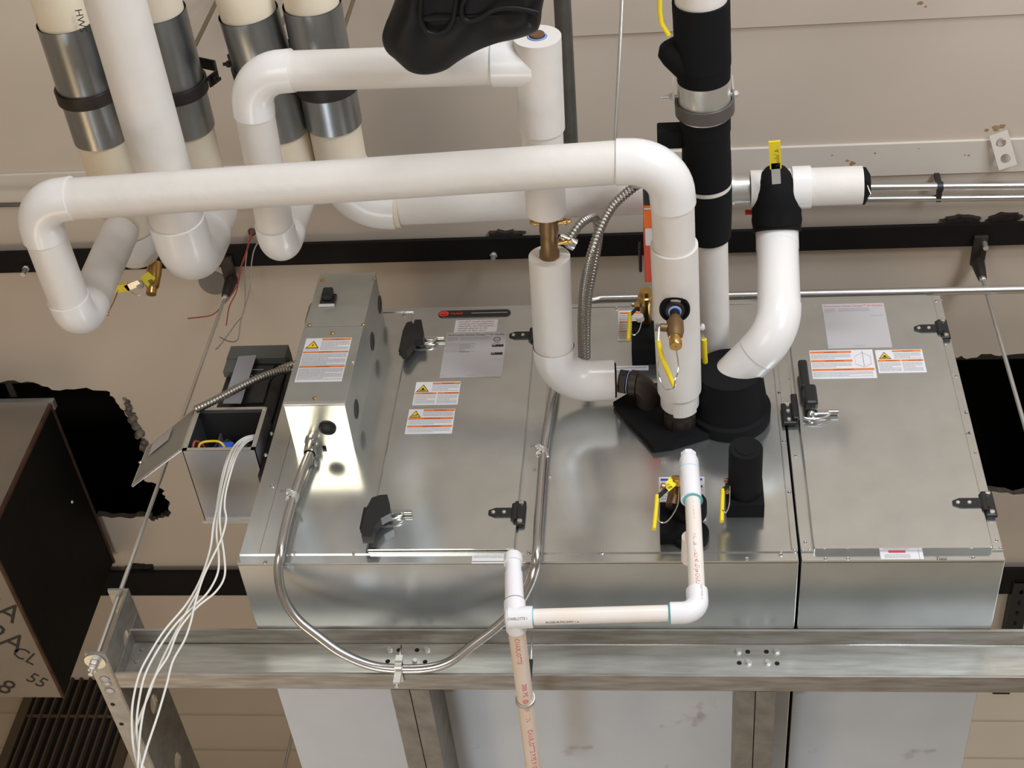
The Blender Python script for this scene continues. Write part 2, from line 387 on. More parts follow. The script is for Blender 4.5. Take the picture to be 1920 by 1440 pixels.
# bolt ends hanging from the front beam
def stud(px, py, name, lab, L=0.035, r=0.007):
    p = at(px, py, z=ZC - 0.03); m = MB().tube([p, p - V((0, 0, L))], r, 12); m.hexnut(p - V((0, 0, 0.006)), (0, 0, -1), r * 1.6, 0.006)
    return single(m, name, STEEL, lab, 'bolt')
p_ = at(935, 470, z=ZC - 0.03)
for px, y, lab in ((930, 0.100, 'short bolt end hanging below the black beam between the pipes and the air handler'), (52, 0.100, 'short bolt end below the black beam behind the outer left pipe bend'), (1848, 0.100, 'short bolt end below the black beam beside the right rod clamp')):
    q = None
    for k in range(200):
        x = -1.2 + k * 0.0165; 
        if abs(prj((x, y, ZC - 0.03))[0] - px) < 9: q = V((x, y, ZC - 0.03)); break
    m = MB().tube([q, q - V((0, 0, 0.035))], 0.007, 12); m.hexnut(q - V((0, 0, 0.004)), (0, 0, -1), 0.010, 0.006)
    single(m, 'hanging_bolt', STEEL, lab, 'bolt')

# painted steel strip and bracket
s0, s1 = at(1800, 262, z=ZC).y, at(1800, 322, z=ZC).y
struct(MB().box((XL, s0, ZC - 0.008), (XR, s1, ZC + 0.001), 0, 0.001), 'trim_2', STRIPM)
b0, b1_ = at(1065, 66, z=ZC), at(1920, 24, z=ZC); sl = (b1_ - b0) / (b1_.x - b0.x); b2_ = b0 + sl * (XR - b0.x)
struct(MB().prism([V((b0.x, b0.y, ZC - .006)), V((XR, b2_.y, ZC - .006)), V((XR, -3.0, ZC - .006)), V((b0.x, -3.0, ZC - .006))], (0, 0, .007)), 'trim_3', PLASTER)
br = thing('slotted_bracket', 'pale painted bracket with two round holes at the upper right', 'bracket', at(1875, 285, z=ZC - 0.03))
A, B, C_, D = at(1853, 251, z=ZC - 0.012), at(1890, 247, z=ZC - 0.012), at(1906, 310, z=ZC - 0.035), at(1873, 316, z=ZC - 0.035)
bm_ = MB(); N = 24
def holed(mb, c, eu, ev, L, W, holes, th, nrm, mi=0):
    """plate with round holes, as real cut-outs"""
    outer = [c + eu*L + ev*W, c - eu*L + ev*W, c - eu*L - ev*W, c + eu*L - ev*W]; loops = [outer]
    for (a, b, ra, rb) in holes:
        loops.append([c + eu*(a + ra*math.cos(2*math.pi*k/24)) + ev*(b + rb*math.sin(2*math.pi*k/24)) for k in range(24)])
    flat = [p for l in loops for p in l]; t = [tuple(x) for x in tessellate_polygon(loops)]; n = len(flat)
    fs = t + [tuple(i + n for i in reversed(x)) for x in t]; k0 = 0
    for l in loops:
        m = len(l); fs += [(k0+i, k0+(i+1) % m, k0+(i+1) % m+n, k0+i+n) for i in range(m)]; k0 += m
    mb.add(flat + [p + nrm*th for p in flat], fs, mi)
cc = (A + B + C_ + D) / 4; eu = ((C_ + D) - (A + B)).normalized(); ev = (B - A).normalized(); ev = (ev - eu * ev.dot(eu)).normalized(); L = ((C_ + D) - (A + B)).length / 4
holed(bm_, cc, eu, ev, L, 0.022, [(-L*0.45, 0, 0.012, 0.012), (L*0.48, 0, 0.012, 0.012)], 0.004, eu.cross(ev).normalized())
bm_.build('plate', STRIPM, br)
MB().box(tuple(cc + V((-0.012, -0.01, 0.01))), tuple(cc + V((0.012, 0.01, 0.05)))).build('stem', STRIPM, br)

rs = random.Random(12)
for px, py, r_s_ in ((1597, 303, .012), (1608, 310, .009), (1588, 298, .007), (1560, 288, .004), (1620, 318, .006), (1640, 284, .004), (1868, 240, .014), (1880, 236, .012), (1850, 244, .008), (1725, 4, .010), (1735, 10, .005), (1722, 275, .003), (1808, 287, .003), (1815, 288, .004)):
    c = at(px, py, z=ZC); c.z = ZC - (0.0083 if 262 < py < 325 else 0.0063 if py < 20 else 0.0004)
    MB().add([c + V((math.cos(k*.524) * r_s_ * rs.uniform(.4, 1), math.sin(k*.524) * r_s_ * rs.uniform(.3, .7), 0)) for k in range(12)], [tuple(range(12))]).build('rust_stain', mat('rust_stain', (0.40, 0.24, 0.12), 0.9, 0, 0.3, 60, 0.3, 40), ce)
# slotted angle at the far right of the ceiling
A, B = at(1918, 1095, z=ZC - 0.04), at(1872, 1330, z=ZC - 0.04)
sa = thing('slotted_angle', 'dark perforated strut running back along the ceiling at the right edge', 'strut', (A + B) / 2)
d = (B - A).normalized(); nrm = V((0, 0, 1)); sd = d.cross(nrm).normalized(); mbx = MB(); Lh = (B - A).length / 2
holed(mbx, (A + B) / 2, d, sd, Lh, 0.024, [(-Lh + 0.04 + 0.05 * k, 0, 0.012, 0.006) for k in range(int((2 * Lh - 0.06) / 0.05))], 0.003, nrm)
mbx.build('slotted_plate', mat('dark_strut', (0.03, 0.03, 0.03), 0.5, 0.6), sa)
mbx = MB(); q = [A + sd*0.024, B + sd*0.024]; mbx.prism([q[0], q[1], q[1] + nrm*0.04, q[0] + nrm*0.04], sd*0.003); q = [A - sd*0.024, B - sd*0.024]; mbx.prism([q[0], q[1], q[1] + nrm*0.04, q[0] + nrm*0.04], sd*-0.003)
mbx.build('side_flange', MATS['dark_strut'], sa)

# wall louver bottom left
YW = YB
lv = thing('wall_louver', 'brown return air grille with upright blades high on the back wall', 'grille', at(165, 1400, y=YW))
g0, g1 = at(94, 1262, y=YW), at(245, 1262, y=YW); zt = g0.z; x0, x1 = g0.x - 0.02, g1.x + 0.05; zb = zt - 0.55
LOU = mat('brown_louver_metal', (0.11, 0.08, 0.052), 0.6, 0.2)
f = MB(); f.box((x0 - 0.035, YW - 0.02, zb), (x0, YW, zt)); f.box((x1, YW - 0.02, zb), (x1 + 0.035, YW, zt)); f.box((x0 - 0.035, YW - 0.02, zt - 0.03), (x1 + 0.035, YW, zt))
f.build('frame', LOU, lv)
f = MB(); nb = 11
for k in range(nb):
    x = x0 + (x1 - x0) * (k + 0.5) / nb
    f.prism([(x - 0.005, YW - 0.016, zb), (x + 0.003, YW - 0.018, zb), (x + 0.006, YW - 0.002, zb), (x - 0.002, YW - 0.001, zb)], (0, 0, zt - zb - 0.03))
f.build('blades', LOU, lv)
MB().box((x0, YW - 0.012, zt - 0.20), (x1, YW - 0.006, zt - 0.19)).build('cross_bar', LOU, lv)
MB().box((x0, YW - 0.002, zb), (x1, YW - 0.0005, zt)).build('dark_backing', PITCH, lv)

# ================= LEFT DUCT =================
DX, DY0, DY1, DZ0, DZ1 = -0.955, 0.60, 1.30, 0.625, 1.165
du = thing('sheet_metal_duct', 'old dark rectangular duct with handwriting, hanging at the left below the ceiling hole', 'duct', (-1.4, 0.95, DZ0))
mb = MB(); mb.box((-1.9, DY0, DZ0), (DX - 0.004, DY1, DZ1)); mb.build('body', DUCTM, du)
MB().box((DX - 0.004, DY0 + 0.006, DZ0 + 0.006), (DX, DY1 - 0.004, DZ1 - 0.004)).build('shaded_side', DUCTK, du)  # right side lies in shade, put in as a near-black colour
MB().box((DX - 0.006, DY0 - 0.004, DZ0), (DX + 0.004, DY0 + 0.006, DZ1)).box((DX - 0.006, DY0, DZ1 - 0.006), (DX + 0.004, DY1, DZ1 + 0.003)).box((DX - 0.006, DY0, DZ0 - 0.003), (DX + 0.003, DY1, DZ0 + 0.004)).build('rusty_edge', RUST, du)
MB().box((-1.9, DY0 - 0.012, DZ1 - 0.002), (DX + 0.01, DY0 + 0.02, DZ1 + 0.015)).build('top_cleat', STEEL, du)
q = at(135, 941, x=DX); MB().lathe(q, (1, 0, 0), [(0, 0), (0, 0.006), (0.003, 0.005), (0.005, 0)], 10).build('screw', STEEL, du)
# handwriting on the underside of the duct
sh = Sheet((DX - 0.30, DY0 + 0.2, DZ0 - 0.0005), (0.83, 0.55, 0), (0.55, -0.83, 0), [INK]); sh.h = 0.0006
sh.o = at(0, 1135, z=DZ0); sh.r = (at(60, 1165, z=DZ0) - at(0, 1135, z=DZ0)).normalized(); u = (at(0, 1100, z=DZ0) - at(0, 1135, z=DZ0)).normalized(); sh.u = (u - sh.r * u.dot(sh.r)).normalized(); sh.n = V((0, 0, -1))
def put(t, px, py, size):
    p = at(px, py, z=DZ0) - sh.o; sh.mb = MB(); sh.text(t, p.dot(sh.r), p.dot(sh.u), size, INK, sx=0.8); sh.build('handwriting', du)
put('2A', -42, 1136, 0.12); put('2A', -32, 1192, 0.12); put('CL', 18, 1226, 0.080); put('55', 46, 1274, 0.075); put('8', -10, 1292, 0.11)

# ================= AIR HANDLER =================
W, H_, DEP = 1.5, 0.816, 1.25
XS = 1.116                                     # seam between the two cabinets
def fz(px, py, y=0): return at(px, py, y=y).z
def fxx(px, py, y=0): return at(px, py, y=y).x
ah = thing('air_handler_cabinet', 'larger left cabinet of the galvanized air handler with the black and red badge', 'air handler', (XS / 2, 0, 0))
ah2 = thing('air_handler_cabinet', 'narrower right cabinet of the galvanized air handler with the single door', 'air handler', ((XS + W) / 2, 0, 0))
mb = MB(); mb.box((0, 0, 0.0), (XS - 0.002, DEP, H_), 0, 0.0015); mb.build('casing', GALV, ah)
mb = MB(); mb.box((XS + 0.003, 0, 0.0), (W, DEP, H_ + 0.004), 0, 0.0015); mb.build('casing', GALV, ah2)
yb = 0.20
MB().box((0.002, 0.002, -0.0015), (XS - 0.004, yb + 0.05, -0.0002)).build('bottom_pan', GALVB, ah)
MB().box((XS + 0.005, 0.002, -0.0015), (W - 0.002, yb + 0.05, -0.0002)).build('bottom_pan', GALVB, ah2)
MB().box((0.002, yb + 0.05, -0.0015), (XS - 0.004, DEP, -0.0002)).build('bottom_panel', GALVP, ah)
MB().box((XS + 0.005, yb + 0.05, -0.0015), (W - 0.002, DEP, -0.0002)).build('bottom_panel', GALVP, ah2)
# base rail with bright folded lip, corner posts
def rail(x0, x1, root):
    m = MB(); m.box((x0, -0.003, 0.0), (x1, 0, 0.022)); m.box((x0, -0.006, 0.0215), (x1, 0, 0.025)); m.box((x0, -0.0045, -0.0015), (x1, 0, 0.0015))
    m.build('base_rail', GALV, root)
rail(0.001, XS - 0.003, ah); rail(XS + 0.004, W - 0.001, ah2)
MB().box((0.02, -0.004, H_ - 0.014), (XS - 0.05, -0.0001, H_ - 0.001)).build('top_rail', GALV, ah)
MB().box((XS + 0.01, -0.004, H_ - 0.006), (W - 0.03, -0.0001, H_ + 0.003)).build('top_rail', GALV, ah2)
# left end post, mid post, centre panel
MB().box((0.001, -0.0025, 0.026), (0.04, -0.0002, H_ - 0.015)).build('corner_post', GALV, ah)
dx0, dx1 = fxx(690, 1036), fxx(965, 1036); dz0 = fz(830, 1037)
MB().box((0.041, -0.002, 0.026), (dx0 - 0.004, -0.0002, H_ - 0.015)).build('left_panel', GALV, ah)
cx0 = fxx(1003, 1040); cx1 = fxx(1484, 1036)
MB().box((cx0, -0.003, 0.026), (cx1, -0.0002, H_ - 0.015), 0, 0.0008).build('coil_panel', GALV, ah)
MB().box((dx1 + 0.004, -0.004, 0.026), (cx0 - 0.002, -0.0002, H_ - 0.015)).build('hinge_post', GALV, ah)
MB().box((cx1 + 0.0015, -0.005, 0.026), (XS - 0.002, -0.0002, H_ - 0.015)).build('seam_post', GALV, ah)
d1 = MB().box((dx0, -0.012, dz0), (dx1, -0.0005, H_ - 0.020), 0, 0.0015).build('door', GALV, ah)
e0, e1 = fxx(1525, 1030), fxx(1858, 1028); ez = fz(1700, 1029, -0.012)
MB().box((XS + 0.004, -0.005, 0.026), (e0 - 0.003, -0.0002, H_ - 0.005)).build('latch_post', GALV, ah2)
MB().box((e1 + 0.003, -0.005, 0.026), (W - 0.001, -0.0002, H_ - 0.002)).build('corner_post', GALV, ah2)
d2 = MB().box((e0, -0.014, ez), (e1, -0.0005, H_ - 0.012), 0, 0.0015).build('door', GALV, ah2)
MB().box((e0 + 0.004, -0.0152, ez - 0.001), (e1 - 0.004, -0.012, ez + 0.005)).build('door_lip', CHROME, d2)
MB().box((dx0 + 0.004, -0.0132, dz0 - 0.001), (dx1 - 0.002, -0.011, dz0 + 0.003)).build('door_lip', CHROME, d1)
# dents in the right cabinet's underside panel edge: slight raised ridges
# screws
def screw(px, py, root, r=0.0042, y=-0.006, m=CHROME, name='screw'):
    p = at(px, py, y=y); MB().lathe(p + V((0, 0.003, 0)), (0, -1, 0), [(0, 0), (0, r), (0.002, r), (0.0045, r*0.6), (0.005, 0)], 12).build(name, m, root)
for q in ((552, 1036), (663, 1036), (510, 909), (498, 852), (509, 812), (757, 588), (992, 1034), (1128, 1034), (1156, 577), (497, 1053), (1461, 735), (1470, 826), (1480, 922), (1464, 1038), (1400, 1046), (1490, 1031)): screw(*q, ah)
for q in ((1506, 1031), (1518, 1031), (1510, 1016), (1492, 853), (1479, 710), (1864, 1028), (1876, 1027), (1869, 1012), (1829, 848), (1794, 704), (1548, 1046), (1590, 1046), (1825, 1044), (1756, 563), (1765, 563)): screw(*q, ah2, 0.0036)
# marker scribbles on the corner post
for px, py, t in ((1809, 775, 'L.'), (1811, 814, '-4'), (1755, 1050, '7nni')):
    s = Sheet(at(px, py, y=-0.0058), FX, FZ, [INK]); s.h = 0; s.text(t, 0, 0, 0.012, INK); s.build('marker_writing', ah2)
s = Sheet(at(1240, 872, y=-0.0036), FX, FZ, [INK]); s.h = 0; s.text('H', 0, 0, 0.018, INKG, sx=0.7); s.build('marker_writing', ah)
# slot by the right latch
a_, b_ = at(1472, 757, y=-0.0055), at(1477, 802, y=-0.0055)
MB().box((a_.x, -0.0062, b_.z), (a_.x + 0.003, -0.005, a_.z)).build('black_slot', PITCH, ah)
m = MB(); a_ = at(1455, 640, y=-0.005); b_ = at(1490, 757, y=-0.005)
m.box((a_.x - 0.002, -0.0068, b_.z), (b_.x - 0.004, -0.005, a_.z + 0.09), 0, 0.0008); m.build('joint_cover', GALV, ah)

# hinges: strap on the door, barrel block on the post
def hinge(root, xs, xe, px, py, y0, strap_y, tip, hh=0.024):
    """px,py: centre of barrel block"""
    c = at(px, py, y=y0)
    h = MB(); x0 = at(tip[0], tip[1], y=strap_y); z = x0.z
    h.prism([(x0.x, strap_y, z - 0.005), (x0.x, strap_y, z + 0.005), (x0.x + 0.014, strap_y, z + hh/2), (c.x, strap_y, z + hh/2), (c.x, strap_y, z - hh/2), (x0.x + 0.014, strap_y, z - hh/2)], (0, -0.003, 0))
    h.box((c.x - 0.012, y0 - 0.010, z - 0.034), (c.x + 0.012, y0, z + 0.034), 0, 0.004)
    h.tube([(c.x - 0.010, y0 - 0.008, z - 0.022), (c.x - 0.010, y0 - 0.008, z + 0.022)], 0.007, 12)
    o = h.build('hinge', BLACK, root)
    for dx, dz, yy in ((x0.x + 0.010 - c.x, 0, strap_y - 0.003), (x0.x + 0.032 - c.x, 0, strap_y - 0.003)):
        MB().lathe((c.x + dx, yy, z + dz), (0, -1, 0), [(0, 0), (0, 0.0045), (0.002, 0.0035), (0.0025, 0)], 12).build('rivet', STEEL, o)
    for dz in (-0.025, 0.026):
        MB().lathe((c.x + 0.002, y0 - 0.010, z + dz), (0, -1, 0), [(0, 0), (0, 0.006), (0.003, 0.005), (0.004, 0)], 12).build('hinge_bolt', CHROME, o)
hinge(d1, 0, 0, 975, 965, -0.004, -0.012, (916, 962))
hinge(d1, 0, 0, 1006, 634, -0.004, -0.012, (955, 630))
hinge(d2, 0, 0, 1766, 612, -0.005, -0.014, (1714, 617))
hinge(d2, 0, 0, 1853, 949, -0.005, -0.014, (1786, 944))

# door latch handles
def latch(root, px, py, y0, up=False, lab=None):
    c = at(px, py, y=y0); o = MB()
    # zinc cam plate and swan arm
    o.lathe(c, (0, -1, 0), [(0, 0), (0, 0.016), (0.003, 0.016), (0.003, 0.008), (0.014, 0.007), (0.016, 0)], 20)
    o.box((c.x, c.y - 0.010, c.z - 0.004), (c.x + 0.040, c.y - 0.004, c.z + 0.010), 0, 0.002)
    arcp = [c + V((0.004 + 0.036 * math.sin(t), -0.009, 0.004 - 0.024 * math.cos(t) )) for t in [k * 0.2 for k in range(-3, 8)]]
    o.tube(arcp, 0.0032, 8); o.tube([c + V((0.036, -0.007, 0.003)), c + V((0.056, -0.007, 0.003))], 0.006, 10)
    l = o.build('latch_handle', CHROME, root)
    g = MB()
    if up:
        g.box((c.x - 0.014, c.y - 0.035, c.z + 0.004), (c.x + 0.014, c.y - 0.010, c.z + 0.066), 0, 0.006)
        g.box((c.x - 0.018, c.y - 0.032, c.z + 0.060), (c.x + 0.002, c.y - 0.014, c.z + 0.150), 0, 0.005)
        g.build('black_grip', BLACK, l)
        m = MB(); m.box((c.x - 0.062, y0 - 0.004, c.z - 0.025), (c.x - 0.030, y0 + 0.006, c.z + 0.040), 0, 0.004); m.box((c.x - 0.040, y0 - 0.012, c.z - 0.018), (c.x - 0.026, y0 - 0.002, c.z + 0.060), 0, 0.003)
        k = m.build('latch_keeper', BLACK, l)
        for dz in (-0.014, 0.012, 0.031): MB().lathe((c.x - 0.048, y0 - 0.004, c.z + dz), (0, -1, 0), [(0, 0), (0, 0.005), (0.003, 0.004), (0.0035, 0)], 10).build('bolt', STEEL, k)
    else:
        # cranked black grip standing off the door, its lower tip to the left
        off = lab
        pts = [at(px + a, py + b, y=-0.046) for a, b in off]
        g.prism(pts, (0, 0.020, 0)); g.box((c.x - 0.022, -0.030, c.z - 0.006), (c.x - 0.004, y0 - 0.001, c.z + 0.012), 0, 0.003)
        g.build('black_grip', BLACK, l)
        m = MB(); m.box((c.x - 0.050, y0 + 0.001, c.z - 0.032), (c.x - 0.034, y0 + 0.010, c.z + 0.030), 0, 0.004); m.build('latch_keeper', BLACK, l)
GLO = [(-10,-40),(4,-41),(9,-23),(10,-6),(-8,4),(-19,17),(-24,38),(-44,38),(-45,24),(-34,-18),(-25,-35)]
GHI = [(-40,15),(-34,-20),(-27,-35),(-18,-38),(-14,-33),(-11,-41),(1,-41),(6,-15),(4,-5),(-10,-3),(-27,20),(-35,21)]
latch(d1, 722, 968, -0.012, lab=GLO); latch(d1, 789, 640, -0.012, lab=GHI); latch(d2, 1521, 780, -0.014, True)

MB().prism([at(x, y, y=0.02) for x, y in ((589, 560), (579, 574), (572, 600), (569, 640), (585, 640), (595, 600))], (0, 0.003, 0)).build('end_flange', CHAND, ah)
# --- printed sheets ---
def tri_sign(s, u, v, w_, kind):
    s.poly([(u, v), (u + w_, v), (u + w_/2, v + w_*0.86)], INK, 1); k = w_*0.07
    s.poly([(u + k*1.6, v + k), (u + w_ - k*1.6, v + k), (u + w_/2, v + w_*0.86 - k*1.8)], WYEL, 2)
    if kind == 'bolt':
        a = u + w_*0.46; b = v + w_*0.12
        s.poly([(a, b), (a + w_*0.14, b + w_*0.24), (a + w_*0.04, b + w_*0.22), (a + w_*0.12, b + w_*0.46), (a - w_*0.04, b + w_*0.20), (a + w_*0.05, b + w_*0.21)], INK, 3)
    elif kind == 'fan':
        s.poly([(u + w_*0.22, v + w_*0.14), (u + w_*0.78, v + w_*0.14), (u + w_*0.70, v + w_*0.24), (u + w_*0.30, v + w_*0.24)], INK, 3)
        s.poly([(u + w_*0.44, v + w_*0.22), (u + w_*0.58, v + w_*0.24), (u + w_*0.62, v + w_*0.40), (u + w_*0.48, v + w_*0.46), (u + w_*0.40, v + w_*0.34)], INK, 3)
    else:
        s.poly([(u + w_*0.22, v + w_*0.14), (u + w_*0.74, v + w_*0.24), (u + w_*0.72, v + w_*0.32), (u + w_*0.26, v + w_*0.22)], INK, 3)
        s.poly([(u + w_*0.55, v + w_*0.30), (u + w_*0.70, v + w_*0.36), (u + w_*0.60, v + w_*0.42)], INK, 3)
def sheet_px(bl, br, tl, y, mats=None):
    o = at(*bl, y=y); r = at(*br, y=y); t = at(*tl, y=y)
    s = Sheet(V((o.x, y, o.z)), FX, FZ, []); return s, (r - o).length, t.z - o.z
def bar(s, u0, v0, u1, v1, t='WARNING'):
    s.rect(u0, v0, u1, v1, WORANGE); hh = (v1 - v0); s.text(t, u0 + (u1 - u0) * 0.34, v0 + hh * 0.15, hh * 0.9, WDARK, 2)
yD = -0.0122
# badge
s, w_, h_ = sheet_px((822, 597), (958, 594), (822, 583), yD); a = at(822, 590, y=yD); r = 0.0125; wB = w_
s.o = V((a.x, yD, a.z - r)); pts = [(r + r*math.sin(math.pi + math.pi*k/12) , r + r*math.cos(math.pi*k/12 + math.pi)) for k in range(13)]
pts = [(r - r*math.sin(math.pi*k/12), r - r*math.cos(math.pi*k/12)) for k in range(13)] + [(wB - r + r*math.sin(math.pi*k/12), r + r*math.cos(math.pi*k/12)) for k in range(13)]
s.mb.prism([s.P(a_, b_) for a_, b_ in pts], s.n * 0.002, s.mi(BLACK)); s.h = 0.002
s.poly([(r*1.1 + r*0.95*math.cos(t*0.3), r + r*0.78*math.sin(t*0.3)) for t in range(21)], REDB)
s.poly([(r*1.1 + r*0.55*math.cos(t*0.3), r + r*0.45*math.sin(t*0.3)) for t in range(21)], INK, 2)
s.poly([(r*1.1 + r*0.34*math.cos(t*0.3), r + r*0.30*math.sin(t*0.3)) for t in range(21)], REDB, 3)
s.rect(r*0.25, r*0.9, r*1.9, r*1.12, REDB, 4)
s.text('TRANE', r*2.35, r*0.68, 0.0115, REDB, 1, width=0.030)
s.rect(wB*0.46, r*0.93, wB - r*0.6, r*1.12, INKG)
s.build('badge', d1)
# notice
s, w_, h_ = sheet_px((851, 624), (931, 622), (855, 601), yD); s.base(w_, h_, PAPER)
for i, t in enumerate(('DO NOT install unit before', 'reading the Installation,', 'Operation, and Maintenance', 'manual attached to the', 'inside of this door.')):
    s.text(t, w_*0.08, h_*(0.80 - 0.18*i), h_*0.17, WDARK, width=w_*0.84 if i < 3 else w_*0.7)
s.build('notice_label', d1)
# name plates
def nameplate(bl, br, tl, y, root, full):
    s, w_, h_ = sheet_px(bl, br, tl, y); s.base(w_, h_, PAPERG)
    s.text('Performance Climate Changer\u2122 Air Handler', w_*0.03, h_*0.93, h_*0.055, INKR if not full else INK, width=w_*0.94)
    s.lines(w_*0.03, w_*0.2, h_*0.80, h_*0.90, 4); s.lines(w_*0.25, w_*0.75, h_*0.82, h_*0.90, 3, seed=4)
    if full:
        s.lines(w_*0.02, w_*0.5, h_*0.55, h_*0.76, 5, seed=5); s.lines(w_*0.25, w_*0.42, h_*0.54, h_*0.74, 5, seed=8)
        u, v = w_*0.85, h_*0.83; n = 18
        for k in range(n):
            a0, a1 = 2*math.pi*k/n, 2*math.pi*(k+1)/n; R1, R2 = 0.0085, 0.0068
            s.poly([(u+R1*math.cos(a0), v+R1*math.sin(a0)), (u+R1*math.cos(a1), v+R1*math.sin(a1)), (u+R2*math.cos(a1), v+R2*math.sin(a1)), (u+R2*math.cos(a0), v+R2*math.sin(a0))], INK)
        s.text('UL', u - 0.005, v - 0.003, 0.008, INK); s.text('LISTED', u - 0.008, v - 0.015, 0.005, INK)
        for vv in (0.66, 0.48): s.rect(w_*0.78, h_*vv, w_*0.97, h_*(vv + 0.055), INK); s.rect(w_*0.79, h_*(vv+.03), w_*0.84, h_*(vv + 0.045), INKG, 2)
        s.lines(w_*0.78, w_*0.95, h_*0.36, h_*0.38, 1)
    else: s.lines(w_*0.75, w_*0.95, h_*0.70, h_*0.73, 1)
    s.lines(w_*0.42, w_*0.58, h_*0.03, h_*0.06, 1); s.lines(w_*0.01, w_*0.07, h_*0.03, h_*0.06, 1, INKG, 3)
    s.build('nameplate', root)
nameplate((824, 709), (941, 706), (836, 625), yD, d1, True)
nameplate((1553, 654), (1673, 651), (1545, 571), -0.0142, d2, False)
# warnings on the left door
s, w_, h_ = sheet_px((773, 760), (858, 757), (781, 717), yD); s.base(w_, h_, PAPER)
tri_sign(s, w_*0.03, h_*0.56, w_*0.29, 'fan'); bar(s, w_*0.38, h_*0.88, w_*0.99, h_*0.96); s.lines(w_*0.38, w_*0.97, h_*0.58, h_*0.86, 5)
bar(s, w_*0.02, h_*0.46, w_*0.50, h_*0.53); bar(s, w_*0.52, h_*0.46, w_*0.99, h_*0.53, 'ADVERTENCIA'); s.lines(w_*0.03, w_*0.49, h_*0.05, h_*0.43, 7); s.lines(w_*0.53, w_*0.97, h_*0.05, h_*0.43, 7)
s.build('warning_label', d1)
s, w_, h_ = sheet_px((759, 814), (847, 813), (767, 768), yD); s.base(w_, h_, PAPER)
tri_sign(s, w_*0.03, h_*0.66, w_*0.25, 'hand'); bar(s, w_*0.32, h_*0.90, w_*0.99, h_*0.98); s.lines(w_*0.32, w_*0.97, h_*0.70, h_*0.88, 3)
bar(s, w_*0.02, h_*0.57, w_*0.98, h_*0.65, 'ADVERTENCIA'); s.lines(w_*0.03, w_*0.96, h_*0.36, h_*0.55, 4); bar(s, w_*0.02, h_*0.25, w_*0.98, h_*0.33, 'AVERTISSEMENT'); s.lines(w_*0.03, w_*0.96, h_*0.04, h_*0.23, 4)
s.build('warning_label', d1)
# warnings on the right door
s, w_, h_ = sheet_px((1524, 711), (1645, 709), (1515, 658), -0.0142); s.base(w_, h_, PAPER)
bar(s, w_*0.01, h_*0.89, w_*0.66, h_*0.96); s.lines(w_*0.02, w_*0.64, h_*0.68, h_*0.86, 4); bar(s, w_*0.01, h_*0.58, w_*0.66, h_*0.65, 'ADVERTENCIA'); s.lines(w_*0.02, w_*0.64, h_*0.38, h_*0.55, 4)
bar(s, w_*0.01, h_*0.27, w_*0.98, h_*0.34, 'AVERTISSEMENT'); s.lines(w_*0.02, w_*0.95, h_*0.05, h_*0.24, 5)
s.rect(w_*0.83, h_*0.42, w_*0.835, h_*0.95, INK)
for a0, a1, b0, b1 in ((0.70, 0.83, 0.75, 0.88), (0.83, 0.95, 0.88, 0.75), (0.70, 0.83, 0.48, 0.38), (0.83, 0.95, 0.38, 0.48)):
    s.poly([(w_*a0, h_*b0), (w_*a1, h_*b1), (w_*a1, h_*(b1+.015)), (w_*a0, h_*(b0+.015))], INKG)
s.rect(w_*0.70, h_*0.48, w_*0.703, h_*0.76, INKG); s.rect(w_*0.947, h_*0.48, w_*0.952, h_*0.76, INKG)
s.build('warning_label', d2)
s, w_, h_ = sheet_px((1648, 700), (1738, 699), (1642, 657), -0.0142); s.base(w_, h_, PAPER)
tri_sign(s, w_*0.05, h_*0.60, w_*0.27, 'fan'); bar(s, w_*0.36, h_*0.90, w_*0.97, h_*0.97); s.lines(w_*0.38, w_*0.95, h_*0.60, h_*0.87, 5)
bar(s, w_*0.02, h_*0.49, w_*0.50, h_*0.56); bar(s, w_*0.52, h_*0.49, w_*0.97, h_*0.56, 'ADVERTENCIA'); s.lines(w_*0.03, w_*0.49, h_*0.06, h_*0.46, 7); s.lines(w_*0.53, w_*0.95, h_*0.06, h_*0.46, 7)
s.build('warning_label', d2)
# small labels on the base rail
s, w_, h_ = sheet_px((884, 1057), (945, 1057), (884, 1041), -0.0034); s.base(w_, h_, PAPER); s.lines(w_*0.05, w_*0.95, h_*0.6, h_*0.95, 2); s.build('rail_label', ah)
s, w_, h_ = sheet_px((1652, 1051), (1733, 1051), (1651, 1032), -0.0034); s.base(w_, h_, PAPER); s.rect(w_*0.2, h_*0.72, w_*0.6, h_*0.95, INKR); s.lines(w_*0.1, w_*0.7, h_*0.2, h_*0.6, 3); s.rect(w_*0.9, 0, w_*0.91, h_, INKG); s.build('rail_label', ah2)
# labels by the coil connections
s, w_, h_ = sheet_px((1158, 640), (1205, 639), (1160, 583), -0.0034); s.base(w_, h_, PAPER)
for k in range(3): s.rect(w_*0.06, h_*(0.88 - 0.30*k), w_*0.95, h_*(0.94 - 0.30*k), WORANGE); s.lines(w_*0.06, w_*0.95, h_*(0.66 - 0.30*k), h_*(0.86 - 0.30*k), 3)
s.build('warning_label', ah)
s, w_, h_ = sheet_px((1150, 695), (1216, 694), (1150, 687), -0.0034); s.base(w_, h_, PAPER); s.lines(0.004, w_ - 0.004, h_*0.2, h_*0.8, 1); s.build('small_label', ah)
s, w_, h_ = sheet_px((1236, 978), (1324, 974), (1242, 895), -0.0034); s.base(w_, h_, PAPER)
for k in (0.94, 0.78): s.rect(w_*0.04, h_*k - h_*0.03, w_*0.95, h_*k + h_*0.02, BLUEP)
s.lines(w_*0.05, w_*0.93, h_*0.08, h_*0.72, 10); s.build('coil_label', ah)
